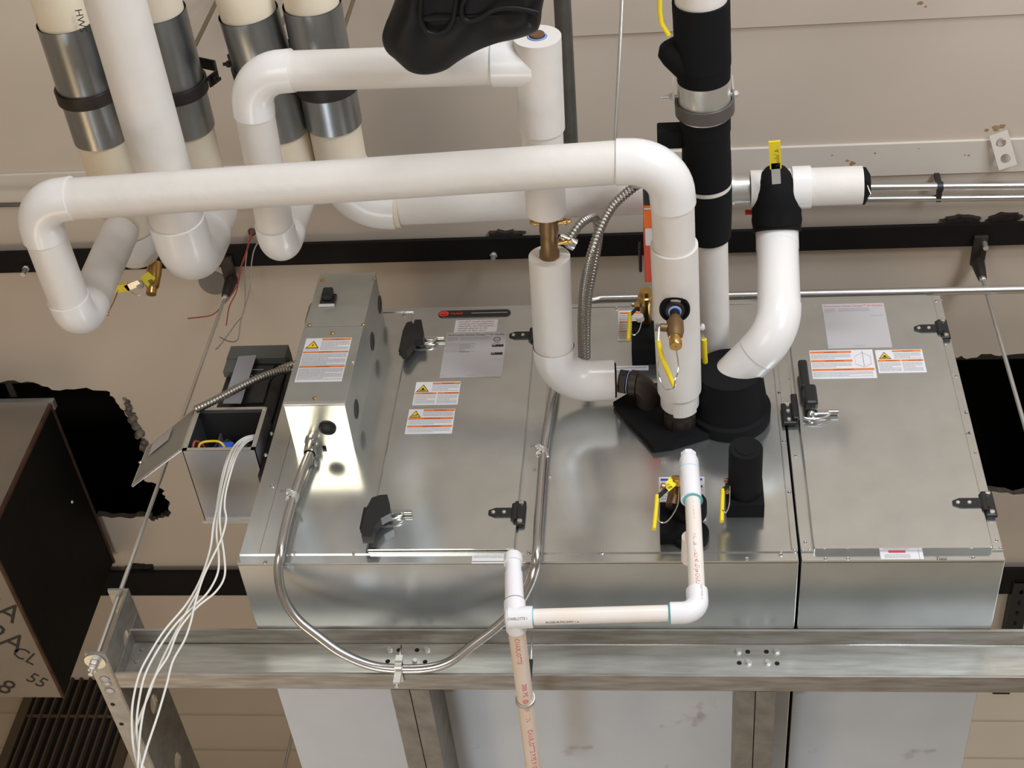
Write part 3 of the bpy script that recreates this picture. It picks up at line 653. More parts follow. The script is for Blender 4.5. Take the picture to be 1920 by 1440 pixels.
# ================= SUPPORT FRAME =================
BT, BB, BY0, BY1 = -0.002, -0.121, 0.200, 0.248      # beam top, bottom, flange lip, web
XA = at(232, 1270, y=BY1, z=None).x
fr = thing('support_channel', 'galvanized channel beam running crosswise under the front of the air handler', 'beam', (0.8, 0.22, BB))
xe = 2.5
MB().box((XA, BY1 - 0.005, BB + 0.006), (xe, BY1, BT - 0.006)).build('web', CHAN, fr)
FLNG = mat('rust_stained_flange', (0.40, 0.385, 0.36), 0.5, 0.6, 0.15, 40, 0.2, 25, (0.28, 0.25, 0.21), stretch=(0.4, 3, 3))
MB().box((XA, BY0, BB), (xe, BY1, BB + 0.006), 0, 0.001).build('bottom_flange', FLNG, fr)
MB().box((XA, BY0, BT - 0.006), (xe, BY1, BT), 0, 0.001).build('top_flange', FLNG, fr)
MB().tube([(XA, BY1 - 0.0055, BT - 0.0072), (xe, BY1 - 0.0055, BT - 0.0072)], 0.0012, 8).build('edge_glint', CHROME, fr)  # thin bright tube added as a glint line along the web's top
def beam_bolts(cx_px, rows, root, holes):
    for px, py in rows:
        p = at(px, py, y=BY1 - 0.005); mm = MB(); mm.lathe(p + V((0, 0.002, 0)), (0, -1, 0), [(0, 0), (0, 0.0075), (0.0035, 0.0075), (0.0035, 0)], 16); mm.hexnut(p - V((0, 0.001, 0)), (0, -1, 0), 0.0062, 0.006); mm.build('bolt', STEEL, root)
    for px, py in holes:
        p = at(px, py, y=BY1 - 0.005); MB().lathe(p + V((0, 0.001, 0)), (0, -1, 0), [(0, 0.0), (0, 0.0052), (0.0014, 0.0050), (0.0014, 0)], 16).build('bolt_hole', PITCH, root)
beam_bolts(0, [(730, 1219), (800, 1219), (779, 1241), (1384, 1222), (1456, 1222), (1403, 1243), (1439, 1243)], fr,
           [(748, 1219), (782, 1219), (727, 1240), (797, 1241), (1402, 1222), (1437, 1222), (1386, 1243), (1457, 1244)])
# side channel at the left (flanges to the left), slots in the web
sc_ = thing('support_channel', 'slotted galvanized channel running back at the left end of the frame', 'beam', (XA - 0.02, 0.6, BB - 0.0))
SZT, SZB = BT + 0.055, BB - 0.0
y0s, y1s = 0.135, 1.35
m = MB()
# web as plate with real oval slots, at x = XA
c = V((XA, (y0s + y1s) / 2, (SZT + SZB) / 2)); holed(m, c, V((0, 1, 0)), V((0, 0, 1)), (y1s - y0s) / 2, (SZT - SZB) / 2,
      [(-(y1s - y0s)/2 + d, 0.008, 0.026, 0.020) for d in (0.075, 0.30, 0.52, 0.74)], 0.005, V((-1, 0, 0)))
m.build('web', CHAND, sc_)
CHANM = mat('grey_channel', (0.40, 0.40, 0.39), 0.45, 0.8, 0.10, 40, 0.22, 30)
m = MB(); m.box((XA - 0.045, y0s, SZT - 0.006), (XA - 0.005, y1s, SZT)); m.build('top_flange', CHANM, sc_)
m = MB(); m.box((XA - 0.045, y0s, SZB), (XA - 0.005, y1s, SZB + 0.006)); m.build('bottom_flange', CHANM, sc_)
for d in (0.17, 0.24): MB().lathe((XA - 0.032, y0s + d, SZB - 0.0006), (0, 0, 1), [(0, 0), (0, 0.005), (0.001, 0.005), (0.001, 0)], 14).build('bolt_hole', PITCH, sc_)
for d, t_ in ((0.10, 5), (0.085, 2), (0.125, 9)):
    rr = random.Random(t_); p = V((XA - 0.026, y0s + d, SZB - 0.001)); MB().lathe(p, (0, 0, -1), [(0, 0), (0, 0.012), (0.002, 0.009), (0.003, 0)], 9).build('weld_spatter', mat('weld_bead', (0.45, 0.42, 0.40), 0.5, 0.6, 0.8, 200), sc_)
an = thing('connection_plate', 'bolted angle plate joining the front beam to the left slotted channel', 'plate', (XA + 0.03, BY1, -0.06))
m = MB(); m.box((XA + 0.0005, BY0 + 0.004, BB + 0.008), (XA + 0.004, BY1 - 0.006, BT + 0.045)); m.box((XA + 0.004, BY1 - 0.010, BB + 0.008), (XA + 0.05, BY1 - 0.0055, BT - 0.008)); m.build('angle', CHAND, an)
for px, py in ((267, 1217), (257, 1240)):
    p = at(px, py, y=BY1 - 0.010); m = MB(); m.hexnut(p, (0, -1, 0), 0.006, 0.003); m.build('bolt', CHAND, an)
# cross channels under the unit (pairs back to back)
def cross(pxs, lab):
    for (xa, xb, side, lb) in pxs:
        a = at(xa, 1290, z=BB + 0.0).x; b = at(xb, 1290, z=BB + 0.0).x
        t = thing('cross_channel', lb, 'beam', ((a + b)/2, 0.8, BB)); m = MB()
        m.box((a, BY1 + 0.001, BB), (b, 1.35, BB + 0.006)); m.box((a, BY1 + 0.001, BT - 0.006), (b, 1.35, BT))
        if side < 0: m.box((b - 0.006, BY1 + 0.001, BB + 0.006), (b, 1.35, BT - 0.006))
        else: m.box((a, BY1 + 0.001, BB + 0.006), (a + 0.006, 1.35, BT - 0.006))
        m.build('channel', CHAND, t)  # dark tone holds the side web's shade as well as weathering
cross([(731, 766, -1, 'left one of the twin rails under the cabinet beside the conduit strap'), (768, 803, -1, 'right one of the twin rails under the cabinet beside the conduit strap'),
       (1381, 1416, 1, 'left one of the twin rails under the cabinet near the seam'), (1418, 1455, 1, 'right one of the twin rails under the cabinet near the seam')], '')

# hanger rods
def rod(x, y, zb, zt, lab, clampz=True):
    t = thing('threaded_rod', lab, 'rod', (x, y, zb)); MB().tube([(x, y, zb), (x, y, zt)], 0.0048, 12).build('rod', STEEL, t)
    return t
RLX, RLY = XA - 0.028, 0.158
t = rod(RLX, RLY, SZB - 0.035, ZC - 0.10, 'long hanger rod holding the left end of the steel frame')
m = MB().lathe((RLX, RLY, SZB - 0.0005), (0, 0, -1), [(0, 0), (0, 0.022), (0.003, 0.022), (0.003, 0)], 28); m.build('washer', STEEL, t)
for zz in (SZB - 0.004, SZB - 0.016): MB().hexnut((RLX, RLY, zz), (0, 0, -1), 0.010, 0.009).build('nut', STEEL, t)
t2 = rod(at(1870, 620, y=0.16).x, 0.16, -0.3, ZC - 0.10, 'long hanger rod at the right, beside the open ceiling hole')
t3 = rod(at(545, 1390, y=1.30).x, 1.30, -0.20, ZC - 0.03, 'rear hanger rod seen between the cabinet and the back wall')
def beam_clamp(x, y, lab):
    t = thing('beam_clamp', lab, 'clamp', (x, y, ZC - 0.10))
    m = MB(); m.box((x - 0.018, y - 0.08, ZC - 0.043), (x + 0.018, y + 0.012, ZC - 0.031), 0, 0.003); m.lathe((x, y, ZC - 0.035), (0, 0, -1), [(0, 0), (0, 0.018), (0.05, 0.014), (0.075, 0.011), (0.078, 0)], 16)
    m.build('socket', IRON, t); MB().hexnut((x, y, ZC - 0.110), (0, 0, -1), 0.009, 0.010).build('nut', STEEL, t)
beam_clamp(RLX, RLY, 'black beam clamp gripping the top of the left hanger rod'); beam_clamp(t2.location.x, 0.16, 'black beam clamp gripping the top of the right hanger rod')
# round patched hole in ceiling by left rod
p = at(400, 530, z=ZC); o = single(MB().lathe(p + V((0, 0, 0.001)), (0, 0, -1), [(0, 0), (0, 0.042), (0.003, 0.040), (0.004, 0)], 36), 'cover_plate', mat('grey_cover', (0.20, 0.19, 0.18), 0.7), 'round grey blank plate on the ceiling behind the left hanger rod', 'plate')
# thin plain rod at the top
A, B = at(1167, -60, z=0.60), at(1152, 300, z=0.60)
single(MB().tube([at(1171, -90, z=0.88), at(1152, 300, z=0.66)], 0.0042, 12), 'plain_rod', STEEL, 'thin bright rod hanging left of the black wrapped pipe', 'rod')
# dull vertical tube with closed end
A, B = at(1052, -40, z=0.60), at(1072, 332, z=0.60)
m = MB(); d = (B - A).normalized(); m.tube([A, B, B + d*0.006, B + d*0.010], [0.0165, 0.0165, 0.014, 0.006], 24)
single(m, 'steel_tube', DKPIPE, 'dull grey steel tube ending above the long white pipe', 'pipe')

# ================= CONTROL BOX =================
BX0, BX1, BD, BZ0, BZ1 = 0.057, 0.190, -0.131, 0.331, 0.790
cb = thing('control_box', 'tall grey metal control box with a black switch on the cabinet front', 'electrical box', ((BX0+BX1)/2, -0.065, BZ0))
m = MB(); m.box((BX0, BD + 0.002, BZ0 + 0.001), (BX1, 0.0, BZ1), 0, 0.001); m.build('body', BOXM, cb)
seam = at(630, 613, y=BD).z
MB().box((BX0 - 0.001, BD - 0.002, seam + 0.0015), (BX1 + 0.001, BD + 0.002, BZ1 + 0.001), 0, 0.001).build('upper_cover', BOXM, cb)
MB().box((BX0 - 0.001, BD - 0.002, BZ0 + 0.002), (BX1 + 0.001, BD + 0.002, seam), 0, 0.001).build('lower_cover', BOXM, cb)
m = MB(); m.box((BX0 + 0.001, BD + 0.003, BZ0 - 0.0005), (BX1 - 0.001, -0.0005, BZ0 + 0.0008)); m.build('bottom_plate', BOXU, cb)
m = MB(); m.box((BX0 - 0.001, BD - 0.003, BZ0 - 0.001), (BX1 + 0.001, BD + 0.0015, BZ0 + 0.008), 0, 0.001); m.build('bottom_lip', STEEL, cb)
# knockouts
q = at(614, 802, z=BZ0 - 0.0005); MB().lathe(q, (0, 0, -1), [(0, 0), (0, 0.019), (0.003, 0.019), (0.004, 0.016), (0.002, 0.013), (0.002, 0)], 28).build('knockout_plug', BLACK, cb)
for px, py in ((712, 571), (698, 640), (668, 767)):
    q = at(px, py, x=BX1); q.y = max(min(q.y, -0.02), BD + 0.02); MB().lathe(q, (1, 0, 0), [(0, 0), (0, 0.022), (0.001, 0.022), (0.0015, 0.018), (0.0005, 0.016), (0.0005, 0)], 28).build('knockout_plug', BLACK, cb)
for px, py in ((608, 840), (611, 850)): pass
q = at(608, 839, z=BZ0 - 0.001); MB().box((q.x - 0.004, q.y - 0.004, BZ0 - 0.0015), (q.x + 0.004, q.y + 0.004, BZ0 - 0.0005)).build('punched_hole', PITCH, cb)
for px, py in ((604, 526), (702, 523), (580, 610), (681, 609), (623, 625), (590, 747), (661, 679)):
    q = at(px, py, y=BD - 0.002); MB().lathe(q, (0, -1, 0), [(0, 0), (0, 0.0048), (0.002, 0.0045), (0.0035, 0.002), (0.0035, 0)], 12).build('screw', BRASS if py != 679 else CHROME, cb)
for px, py in ((718, 612), (705, 680), (692, 738)):
    q = at(px, py, x=BX1 + 0.0005); MB().lathe(q, (1, 0, 0), [(0, 0), (0, 0.0045), (0.003, 0.003), (0.0035, 0)], 12).build('screw', BRASS, cb)
# disconnect switch
c = at(616, 564, y=BD - 0.002); m = MB(); m.box((c.x - 0.018, c.y - 0.008, c.z - 0.016), (c.x + 0.018, c.y, c.z + 0.018), 0, 0.003); m.box((c.x - 0.012, c.y - 0.026, c.z - 0.010), (c.x + 0.012, c.y - 0.006, c.z + 0.020), 0, 0.004)
sw = m.build('switch', BLACK, cb); c2 = at(614, 579, y=BD - 0.002)
MB().box((c.x - 0.019, c.y - 0.004, c.z - 0.024), (c.x + 0.017, c.y - 0.001, c.z - 0.016)).build('switch_plate', WHITE, cb)
s, w_, h_ = sheet_px((552, 717), (640, 717), (582, 635), BD - 0.0022); s.base(w_, h_, PAPER)
tri_sign(s, w_*0.03, h_*0.76, w_*0.30, 'bolt'); bar(s, w_*0.36, h_*0.945, w_*0.99, h_*0.985); s.lines(w_*0.36, w_*0.97, h_*0.72, h_*0.93, 6); s.lines(w_*0.03, w_*0.33, h_*0.71, h_*0.75, 2)
bar(s, w_*0.01, h_*0.655, w_*0.99, h_*0.69, 'ADVERTENCIA'); s.lines(w_*0.03, w_*0.97, h_*0.36, h_*0.64, 9); bar(s, w_*0.01, h_*0.32, w_*0.99, h_*0.355, 'AVERTISSEMENT'); s.lines(w_*0.03, w_*0.97, h_*0.04, h_*0.30, 9)
s.build('warning_label', cb)

# ================= WIRING BOX + COVER + DRIVE =================
WX0, WX1, WY0, WY1, WZ0, WZ1 = -0.197, -0.032, -0.001, 0.222, 0.331, 0.468
wb = thing('wiring_box', 'open galvanized wiring box full of wires, left of the cabinet', 'electrical box', ((WX0+WX1)/2, 0.1, WZ0))
m = MB(); th = 0.002
m.box((WX0, WY0, WZ0), (WX1, WY1, WZ0 + th)); m.box((WX0, WY0, WZ1 - th), (WX1, WY1, WZ1)); m.box((WX0, WY0, WZ0), (WX0 + th, WY1, WZ1)); m.box((WX1 - th, WY0, WZ0), (WX1, WY1, WZ1)); m.box((WX0, WY1 - th, WZ0), (WX1, WY1, WZ1))
m.build('shell', mat('box_zinc', (0.44, 0.45, 0.47), 0.42, 0.75, 0.04, 20, 0.08, 14), wb)
m = MB(); lip = 0.010
m.box((WX0, WY0 - 0.001, WZ0), (WX1, WY0 + 0.001, WZ0 + 0.008)); m.box((WX0 + 0.010, WY0 - 0.002, WZ1 - 0.007), (WX1 - 0.004, WY0 + 0.001, WZ1 + 0.001)); m.box((WX0, WY0 - 0.001, WZ0), (WX0 + lip, WY0 + 0.001, WZ1)); m.box((WX1 - lip, WY0 - 0.001, WZ0), (WX1, WY0 + 0.001, WZ1))
m.build('front_lip', STEEL, wb)
MB().box((WX0 - 0.004, WY1 - 0.004, WZ0 - 0.006), (WX1 + 0.004, WY1 + 0.004, WZ0 + 0.001)).build('mounting_foot', STEEL, wb)
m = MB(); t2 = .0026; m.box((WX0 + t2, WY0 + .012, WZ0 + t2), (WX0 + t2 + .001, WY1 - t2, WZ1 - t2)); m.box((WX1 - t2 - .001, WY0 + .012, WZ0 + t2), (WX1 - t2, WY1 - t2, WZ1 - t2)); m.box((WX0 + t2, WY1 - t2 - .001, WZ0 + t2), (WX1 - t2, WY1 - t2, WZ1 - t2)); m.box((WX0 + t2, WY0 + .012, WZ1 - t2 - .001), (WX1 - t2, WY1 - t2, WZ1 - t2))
m.build('interior_shade', mat('box_shade', (0.05, 0.052, 0.055), 0.6, 0.4), wb)  # added inner faces, the box's interior shade put into their colour
MB().box((WX0 + 0.02, WY0 + 0.11, WZ0 + th), (WX1 - 0.05, WY0 + 0.115, WZ1 - 0.03)).box((WX0 + 0.055, WY0 + 0.04, WZ0 + th), (WX0 + 0.058, WY0 + 0.11, WZ1 - 0.04)).build('divider', mat('inner_grey', (0.12, 0.125, 0.13), 0.6, 0.5), wb)
def wire(pts, r, m_, name, lab, cat='wire', grp=None, n=6):
    return single(MB().tube(smoothpath(pts, n), r, 8), name, m_, lab, cat, grp)
zz = WZ0
wire([(WX0+.018, .01, zz+.012), (WX0+.022, .0, zz+.030), (WX0+.035, .02, zz+.036), (WX0+.05, .06, zz+.02)], 0.003, WIRER, 'red_wire', 'short red wire curled in the lower left corner of the wiring box')
wire([(WX0+.030, .03, zz+.006), (WX0+.035, .0, zz+.020), (WX0+.060, -.002, zz+.028), (WX0+.085, .0, zz+.022), (WX0+.098, .03, zz+.008)], 0.0028, WIREY, 'yellow_wire', 'short yellow wire arching inside the wiring box')
m = MB(); m.box((WX0+.075, .006, zz+.008), (WX0+.108, .03, zz+.036), 0, 0.004); single(m, 'wire_connector', WIREB, 'blue wire connector inside the wiring box', 'connector')
for k, (x0, x1, h_) in enumerate(((.04, .10, .05), (.05, .115, .06), (.10, .13, .07), (.11, .145, .055), (.03, .08, .045))):
    wire([(WX0+x0, .05, zz+.006), (WX0+(x0+x1)/2, .02 + .006*k, zz+h_), (WX0+x1, .05, zz+.02 + .01*k), (WX0+x1+.005, .09, zz+.10)], 0.0035, WIREK, 'black_wire', 'one of the black wires looped inside the wiring box', 'wire', 'black wires inside the wiring box')
# hinged cover hanging open to the left
P0, P1, P2, P3 = V((WX0 - .003, WY0 - .004, WZ1)), V((WX0 - .003, WY0 - .004, WZ0)), at(246, 912, x=-0.33), at(262, 858, x=-0.33)
P2 = at(246, 911, y=0.06); P3 = at(275, 838, y=0.06)
cv = thing('box_cover', 'flat grey cover plate hanging open from the left edge of the wiring box', 'cover', (P1 + P2) / 2)
nr = (P1 - P0).cross(P2 - P1).normalized()
COVM = mat('cover_grey_paint', (0.30, 0.28, 0.24), 0.5, 0.4)
MB().prism([P0, P1, P2, P3], nr * 0.0025).build('plate', COVM, cv)
for a, b in ((P0, P3), (P3, P2), (P2, P1)):
    c_ = (P0 + P1 + P2 + P3) / 4; inn = (c_ - (a + b) / 2).normalized() * 0.004
    MB().prism([a, b, b + inn, a + inn], nr * 0.005).build('folded_edge', STEEL, cv)
nv = nr if nr.dot(CAMPOS - P0) > 0 else -nr
e1 = (P3 - P0); e2 = (P1 - P0); cpt = lambda u, v: P0 + e1 * u + e2 * v + nv * 0.004
MB().prism([cpt(.40, .12), cpt(.80, .12), cpt(.80, .42), cpt(.40, .42)], nv * 0.0006).build('paper_label', mat('faded_label', (0.38, 0.35, 0.33), 0.6), cv)
MB().tube([cpt(.95, .45) - nv*.003, cpt(.95, .45) + nv*.004], 0.0035, 8).build('screw', CHROME, cv)
# variable speed drive
vz0, vz1 = WZ1 + 0.004, 0.76
VX0, VX1 = -0.165, -0.035; VY = 0.03
vd = thing('motor_drive', 'black motor drive with keypad and grey paper label behind the wiring box', 'motor drive', ((VX0+VX1)/2, 0.1, vz0))
zt_ = at(470, 648, y=VY).z; vz1 = zt_
xl = at(424, 690, y=VY).x; xr = at(534, 690, y=VY).x
VX0 = xl; VX1 = min(xr, -0.012)
m = MB(); m.box((VX0, VY + 0.012, WZ1 + 0.004), (VX1, VY + 0.17, vz1 - 0.03), 0, 0.006); m.build('body', BLACK, vd)
m = MB(); m.prism([(VX0 - 0.004, VY - 0.006, vz1 - 0.055), (VX0 - 0.004, VY - 0.004, vz1 - 0.005), (VX0 - 0.004, VY + 0.03, vz1), (VX0 - 0.004, VY + 0.17, vz1), (VX0 - 0.004, VY + 0.17, vz1 - 0.055)], (VX1 - VX0 - 0.002, 0, 0)); m.build('hood', HOODGREY, vd)
MB().box((VX0 - 0.003, VY - 0.004, vz1 - 0.10), (VX0 + 0.035, VY + 0.013, vz1 - 0.05)).build('left_rib', HOODGREY, vd)
MB().box((VX0 + 0.055, VY + 0.006, vz1 - 0.20), (VX1 - 0.03, VY + 0.013, vz1 - 0.065), 0, 0.002).build('keypad', mat('keypad_black', (0.02, 0.02, 0.022), 0.35), vd)
s = Sheet((VX0 + 0.060, VY + 0.0055, vz1 - 0.085), FX, FZ, [INKG]); s.h = 0; s.rect(0, 0, 0.030, 0.003, INKG)
for i, (a, b) in enumerate(((0.006, -.02), (0.015, -.02), (0.024, -.022), (0.008, -.034), (0.018, -.032), (0.018, -.046), (0.004, -.05))): s.poly([(a + .0025*math.cos(t), b + .0025*math.sin(t)) for t in [k*.628 for k in range(10)]], INKG)
s.build('keypad_symbols', vd)
pa = [at(447, 669, y=VY - 0.008), at(481, 666, y=VY - 0.008), at(452, 757, y=VY - 0.008), at(418, 757, y=VY - 0.008)]
MB().prism(pa, (0, -0.0012, 0)).build('paper_label', DRIVEG, vd)
MB().box((VX1 + 0.001, VY + 0.02, WZ0 - 0.03), (-0.004, VY + 0.15, vz1 - 0.06)).build('mounting_plate', BLACK, vd)

# ================= FLEXIBLE CONDUITS =================
def flexc(pts, r, lab, pitch=0.0074):
    P = smoothpath(pts, 10); L = [0]
    for i in range(1, len(P)): L.append(L[-1] + (P[i] - P[i-1]).length)
    n = int(L[-1] / (pitch / 4)); out = []; rs = []; j = 0
    for k in range(n + 1):
        d = L[-1] * k / n
        while j < len(L) - 2 and L[j+1] < d: j += 1
        t = (d - L[j]) / max(1e-9, L[j+1] - L[j]); out.append(P[j].lerp(P[j+1], min(t, 1))); rs.append(r * (0.80, 0.97, 1.0, 0.96)[k % 4])
    return single(MB().tube(out, rs, 16, flat=False), 'flexible_conduit', FLEX, lab, 'conduit')
flexc([at(366, 768, y=-0.02), at(400, 752, y=-0.03), at(470, 716, y=-0.02), at(520, 697, y=0.0), at(555, 692, y=0.02)], 0.0095, 'flexible metal conduit from the open box cover across the motor drive')
flexc([at(505, 708, y=0.02), at(525, 692, y=0.012), at(555, 682, y=0.0), at(575, 680, y=0.02)], 0.0085, 'short flexible conduit behind the motor drive conduit, entering the control box side')
flexc([at(1193, 347, z=.60), at(1150, 385, z=.57), at(1125, 430, z=.53), at(1108, 480, z=.50), at(1097, 530, z=.52), at(1092, 590, z=.53), at(1092, 645, z=.53), at(1093, 675, z=.53)], 0.0105, 'front flexible conduit curving down between the two large white pipes')
flexc([at(1068, 448, z=.50), at(1090, 418, z=.53), at(1115, 408, z=.58), at(1122, 440, z=.58), at(1113, 500, z=.57), at(1102, 560, z=.56), at(1099, 620, z=.555), at(1099, 670, z=.55)], 0.0100, 'rear flexible conduit looping from the brass valve, behind the front one')
a = at(1064, 452, z=.497); single(MB().lathe(a, (0.6, 0.35, -0.1), [(-.018, 0), (-.018, .009), (0, .011), (0.004, .013), (.018, .013), (.018, 0)], 16), 'conduit_connector', CHROME, 'bright connector where the flexible conduit meets the brass valve', 'connector')
a = at(1196, 343, z=.60); m = MB().lathe(a, (-.9, 0.3, 0), [(-.010, 0), (-.010, .010), (0, .013), (.012, .013), (.012, 0)], 16); m.box(tuple(a + V((-.004, -.02, -.02))), tuple(a + V((.010, .0, -.008))))
single(m, 'conduit_connector', CHROME, 'bright clamp connector at the top end of the front flexible conduit', 'connector')

# ================= RIGID CONDUITS =================
def Y_(py): return -0.026 if py < 1042 else -0.026 + (py - 1042) / (1248 - 1042) * (BY0 - 0.018 + 0.026)
U = [(583, 845), (568, 880), (551, 930), (537, 980), (527, 1030), (522, 1072), (531, 1118), (557, 1160), (598, 1194), (640, 1224), (690, 1246), (740, 1254), (800, 1253), (845, 1240), (888, 1208), (935, 1172), (972, 1132), (997, 1084), (1006, 1042), (1010, 980), (1015, 910), (1020, 845), (1028, 790), (1038, 730), (1046, 660), (1052, 600)]
pts = [at(x, y, y=Y_(y)) for x, y in U]
uc = thing('electrical_conduit', 'bright steel conduit bent in a deep U from the control box to below the cabinet', 'conduit', min(pts, key=lambda p: p.z))
MB().tube(smoothpath(pts, 8), 0.0098, 20).build('tube', EMT, uc)
c = pts[0]; top = V((c.x, c.y, BZ0)); top = at(587, 822, y=c.y)
m = MB(); m.lathe(pts[0] - (pts[0]-pts[1]).normalized()*0.01, (top - pts[0]), [(0, .0125), (0.004, .0135), (.022, .0135), (.024, .0115), (.034, .0115), (.036, .0155), (.042, .0155), (.042, 0)], 20)
m.build('connector', CHROME, uc)
def strap(px, py, lab, y=-0.026):
    c = at(px, py, y=y); t = thing('conduit_strap', lab, 'strap', c)
    m = MB(); m.lathe(c - V((0.002, 0, 0.007)), (0.12, 0, 1), [(0, .0102), (0, .0125), (.014, .0125), (.014, .0102)], 20); m.box((c.x - .012, c.y - .016, c.z - .002), (c.x - .004, c.y - .006, c.z + .010)); m.build('band', STEEL, t)
    MB().tube([c + V((-.026, -.013, .006)), c + V((.004, -.013, .006))], 0.0018, 8).build('screw', CHROME, t)
    m = MB(); m.prism([c + V((-.004, -.008, .0)), c + V((-.014, -.008, -.016)), c + V((-.010, -.008, -.018)), c + V((.0, -.008, -.003))], (0, .002, 0)); m.prism([c + V((.004, -.008, .0)), c + V((.010, -.008, -.022)), c + V((.014, -.008, -.020)), c + V((.008, -.008, -.001))], (0, .002, 0)); m.build('ears', STEEL, t)
strap(550, 932, 'small strap on the U conduit near the left latch'); strap(1018, 848, 'small strap on the U conduit right of the left door')
c = at(748, 1252, y=Y_(1252)); t = thing('conduit_strap', 'beam clip holding the lowest bend of the U conduit', 'strap', c)
m = MB(); m.lathe(c - V((.007, 0, 0)), (1, 0, 0), [(0, .0102), (0, .0128), (.014, .0128), (.014, .0102)], 20); m.box((c.x - .007, c.y - .013, c.z + .008), (c.x + .007, c.y - .005, c.z + .022)); m.build('band', STEEL, t)
MB().tube([c + V((0, -.010, .012)), c + V((0, -.010, .048))], 0.002, 8).build('screw', CHROME, t)
m = MB(); m.box((c.x - .008, c.y - .004, BB - .006), (c.x + .008, c.y + .030, BB - .0005)); m.box((c.x - .007, c.y - .002, BB - .030), (c.x + .007, c.y + .004, c.z - .008)); m.tube([(c.x, c.y + .006, BB - .036), (c.x, c.y + .006, BB - .004)], .004, 10); m.build('beam_jaw', STEEL, t)
# conduits behind
def run_px(L, r, name, lab, m_=EMT, R=0.05):
    P = filleted([V(p) for p in L], R, 6) if len(L) > 2 else L
    return single(MB().tube(P, r, 16), name, m_, lab, 'conduit')
zt = 0.838; ye = 0.02
a = at(1920, 545, y=ye); b = at(1125, 560, y=ye)
run_px([V((3.2, ye, a.z)), V((b.x, ye, b.z)), V((b.x - 0.04, ye + 0.0, b.z - 0.015)), V((b.x - 0.10, ye + .1, b.z - 0.015))], 0.0098, 'electrical_conduit', 'long straight conduit resting along the top front edge of the cabinet', R=0.03)
for px, ro, lab in ((348, 0.0095, 'upper one of the two conduits running right under the ceiling strip'), (370, 0.0085, 'lower one of the two conduits running right under the ceiling strip')):
    a = at(1300, px + 6, z=1.14); b = at(1900, px, z=1.14); d = (b - a).normalized()
    run_px([a, b + d * 1.2], ro, 'electrical_conduit', lab)
a = at(-10, 380, z=1.14); b = at(600, 372, z=1.14); run_px([a - V((.5, 0, 0)), b], 0.006, 'electrical_conduit', 'thin dark conduit on the ceiling behind the long white pipe at the left', DKPIPE)
a = at(1762, 350, z=1.14); t = thing('conduit_clamp', 'small black clip holding the two conduits under the ceiling strip', 'clamp', a)
MB().lathe(a - V((.007, 0, 0)), (1, 0, 0), [(0, .010), (0, .013), (.014, .013), (.014, .010)], 16).build('ring', BLACK, t); MB().box((a.x - .006, a.y - .006, a.z + .009), (a.x + .006, a.y + .006, ZC - .004)).build('stem', BLACK, t); MB().box((a.x - .006, a.y + .006, a.z - .008), (a.x + .006, a.y + .040, a.z + .004)).build('lower_clip', BLACK, t)
# ================= INSULATED PIPES =================
NZ = 0.72
# --- long front pipe ---
zF = 0.36
F0 = V((0.893, -0.075, 0.381)); F1 = at(1258, 298, z=zF); F2 = at(60, 378, z=zF); F3 = at(148, 611, z=zF)
N1a, N1b = at(106, -20, z=NZ), at(254, 462, z=NZ)
F4 = V((F3.x, F3.y, NZ - 0.05))
F4 = ring_at(N1a, N1b, 0.0, 408) ; F4.z -= 0.05
pf = thing('insulated_pipe', 'long white insulated pipe crossing the front and bending into a V at the left', 'pipe', F0)
pipe_run(pf, [F0, F1, F2, F3, F4], 0.0405, [0.078, 0.066, 0.052], JACKET, PVCJ, 0.0430, 0.02)
sA, sB = ring_at(F0, F1, 0.046, 487), ring_at(F0, F1, 0.046, 757)
p_, r_s = wob(sA, sB, 0.0458, seed=3); m = MB().tube(p_, r_s, 40); m.build('outer_sleeve', JACKET, pf)
sC = ring_at(F0, F1, 0.0395, 779); MB().tube([sB, sC], 0.0405, 36).build('end_cup', PVCJ, pf)
q = at(1262, 752, y=sC.y - 0.045)
m = MB(); 
for k in range(8):
    t = -0.15 + k * 0.11
ax = (F1 - F0).normalized()
# taped flap on the end cup
m = MB(); cs = []; a_ = (sC - sB); nA = V((0, -0.35, -0.93))
u_ = a_.normalized().cross(nA).normalized(); n_ = u_.cross(a_.normalized()).normalized()
if n_.z > 0: n_ = -n_
vs = []; fs = []
for i in range(9):
    t = math.radians(-55 + 75 * i / 8); dvec = (n_ * math.cos(t) + u_ * math.sin(t)) * 0.0418
    vs += [sB + a_ * 0.15 + dvec, sC + a_ * 0.16 + dvec]
for i in range(8): fs.append((2*i, 2*i+2, 2*i+3, 2*i+1))
vs2 = [v * 1.0 + n_ * 0.0008 for v in vs]
m.add(vs, fs); m.build('tape_flap', JACKET, pf)
# dark fitting under the cup
ft = MB(); ft.lathe(F0 + V((0, 0.07, 0)), (0, -1, 0), [(0, .030), (.010, .030), (.012, .034), (.040, .034), (.046, .030), (.060, .030), (.080, .030)], 24); ft.build('iron_fitting', IRON, pf)
MB().lathe(F0 + V((0, 0.062, 0)), (0, -1, 0), [(0, .0305), (.003, .0312), (.005, .0305)], 24).build('thread_sealant', BLUEDOPE, pf)
MB().lathe(F0 + V((0, 0.058, 0)), (0, -1, 0), [(0, .0), (0, .0355), (.030, .0355), (.032, .030), (.032, 0)], 8, 0, True).build('iron_coupling', IRON, pf)
MB().lathe(F0 + V((0, 0.0735, 0)), (0, -1, 0), [(0, .0), (0, .0295), (.014, .0295)], 24).build('copper_stub', mat('dull_copper', (0.22, 0.12, 0.07), 0.5, 0.7), pf)

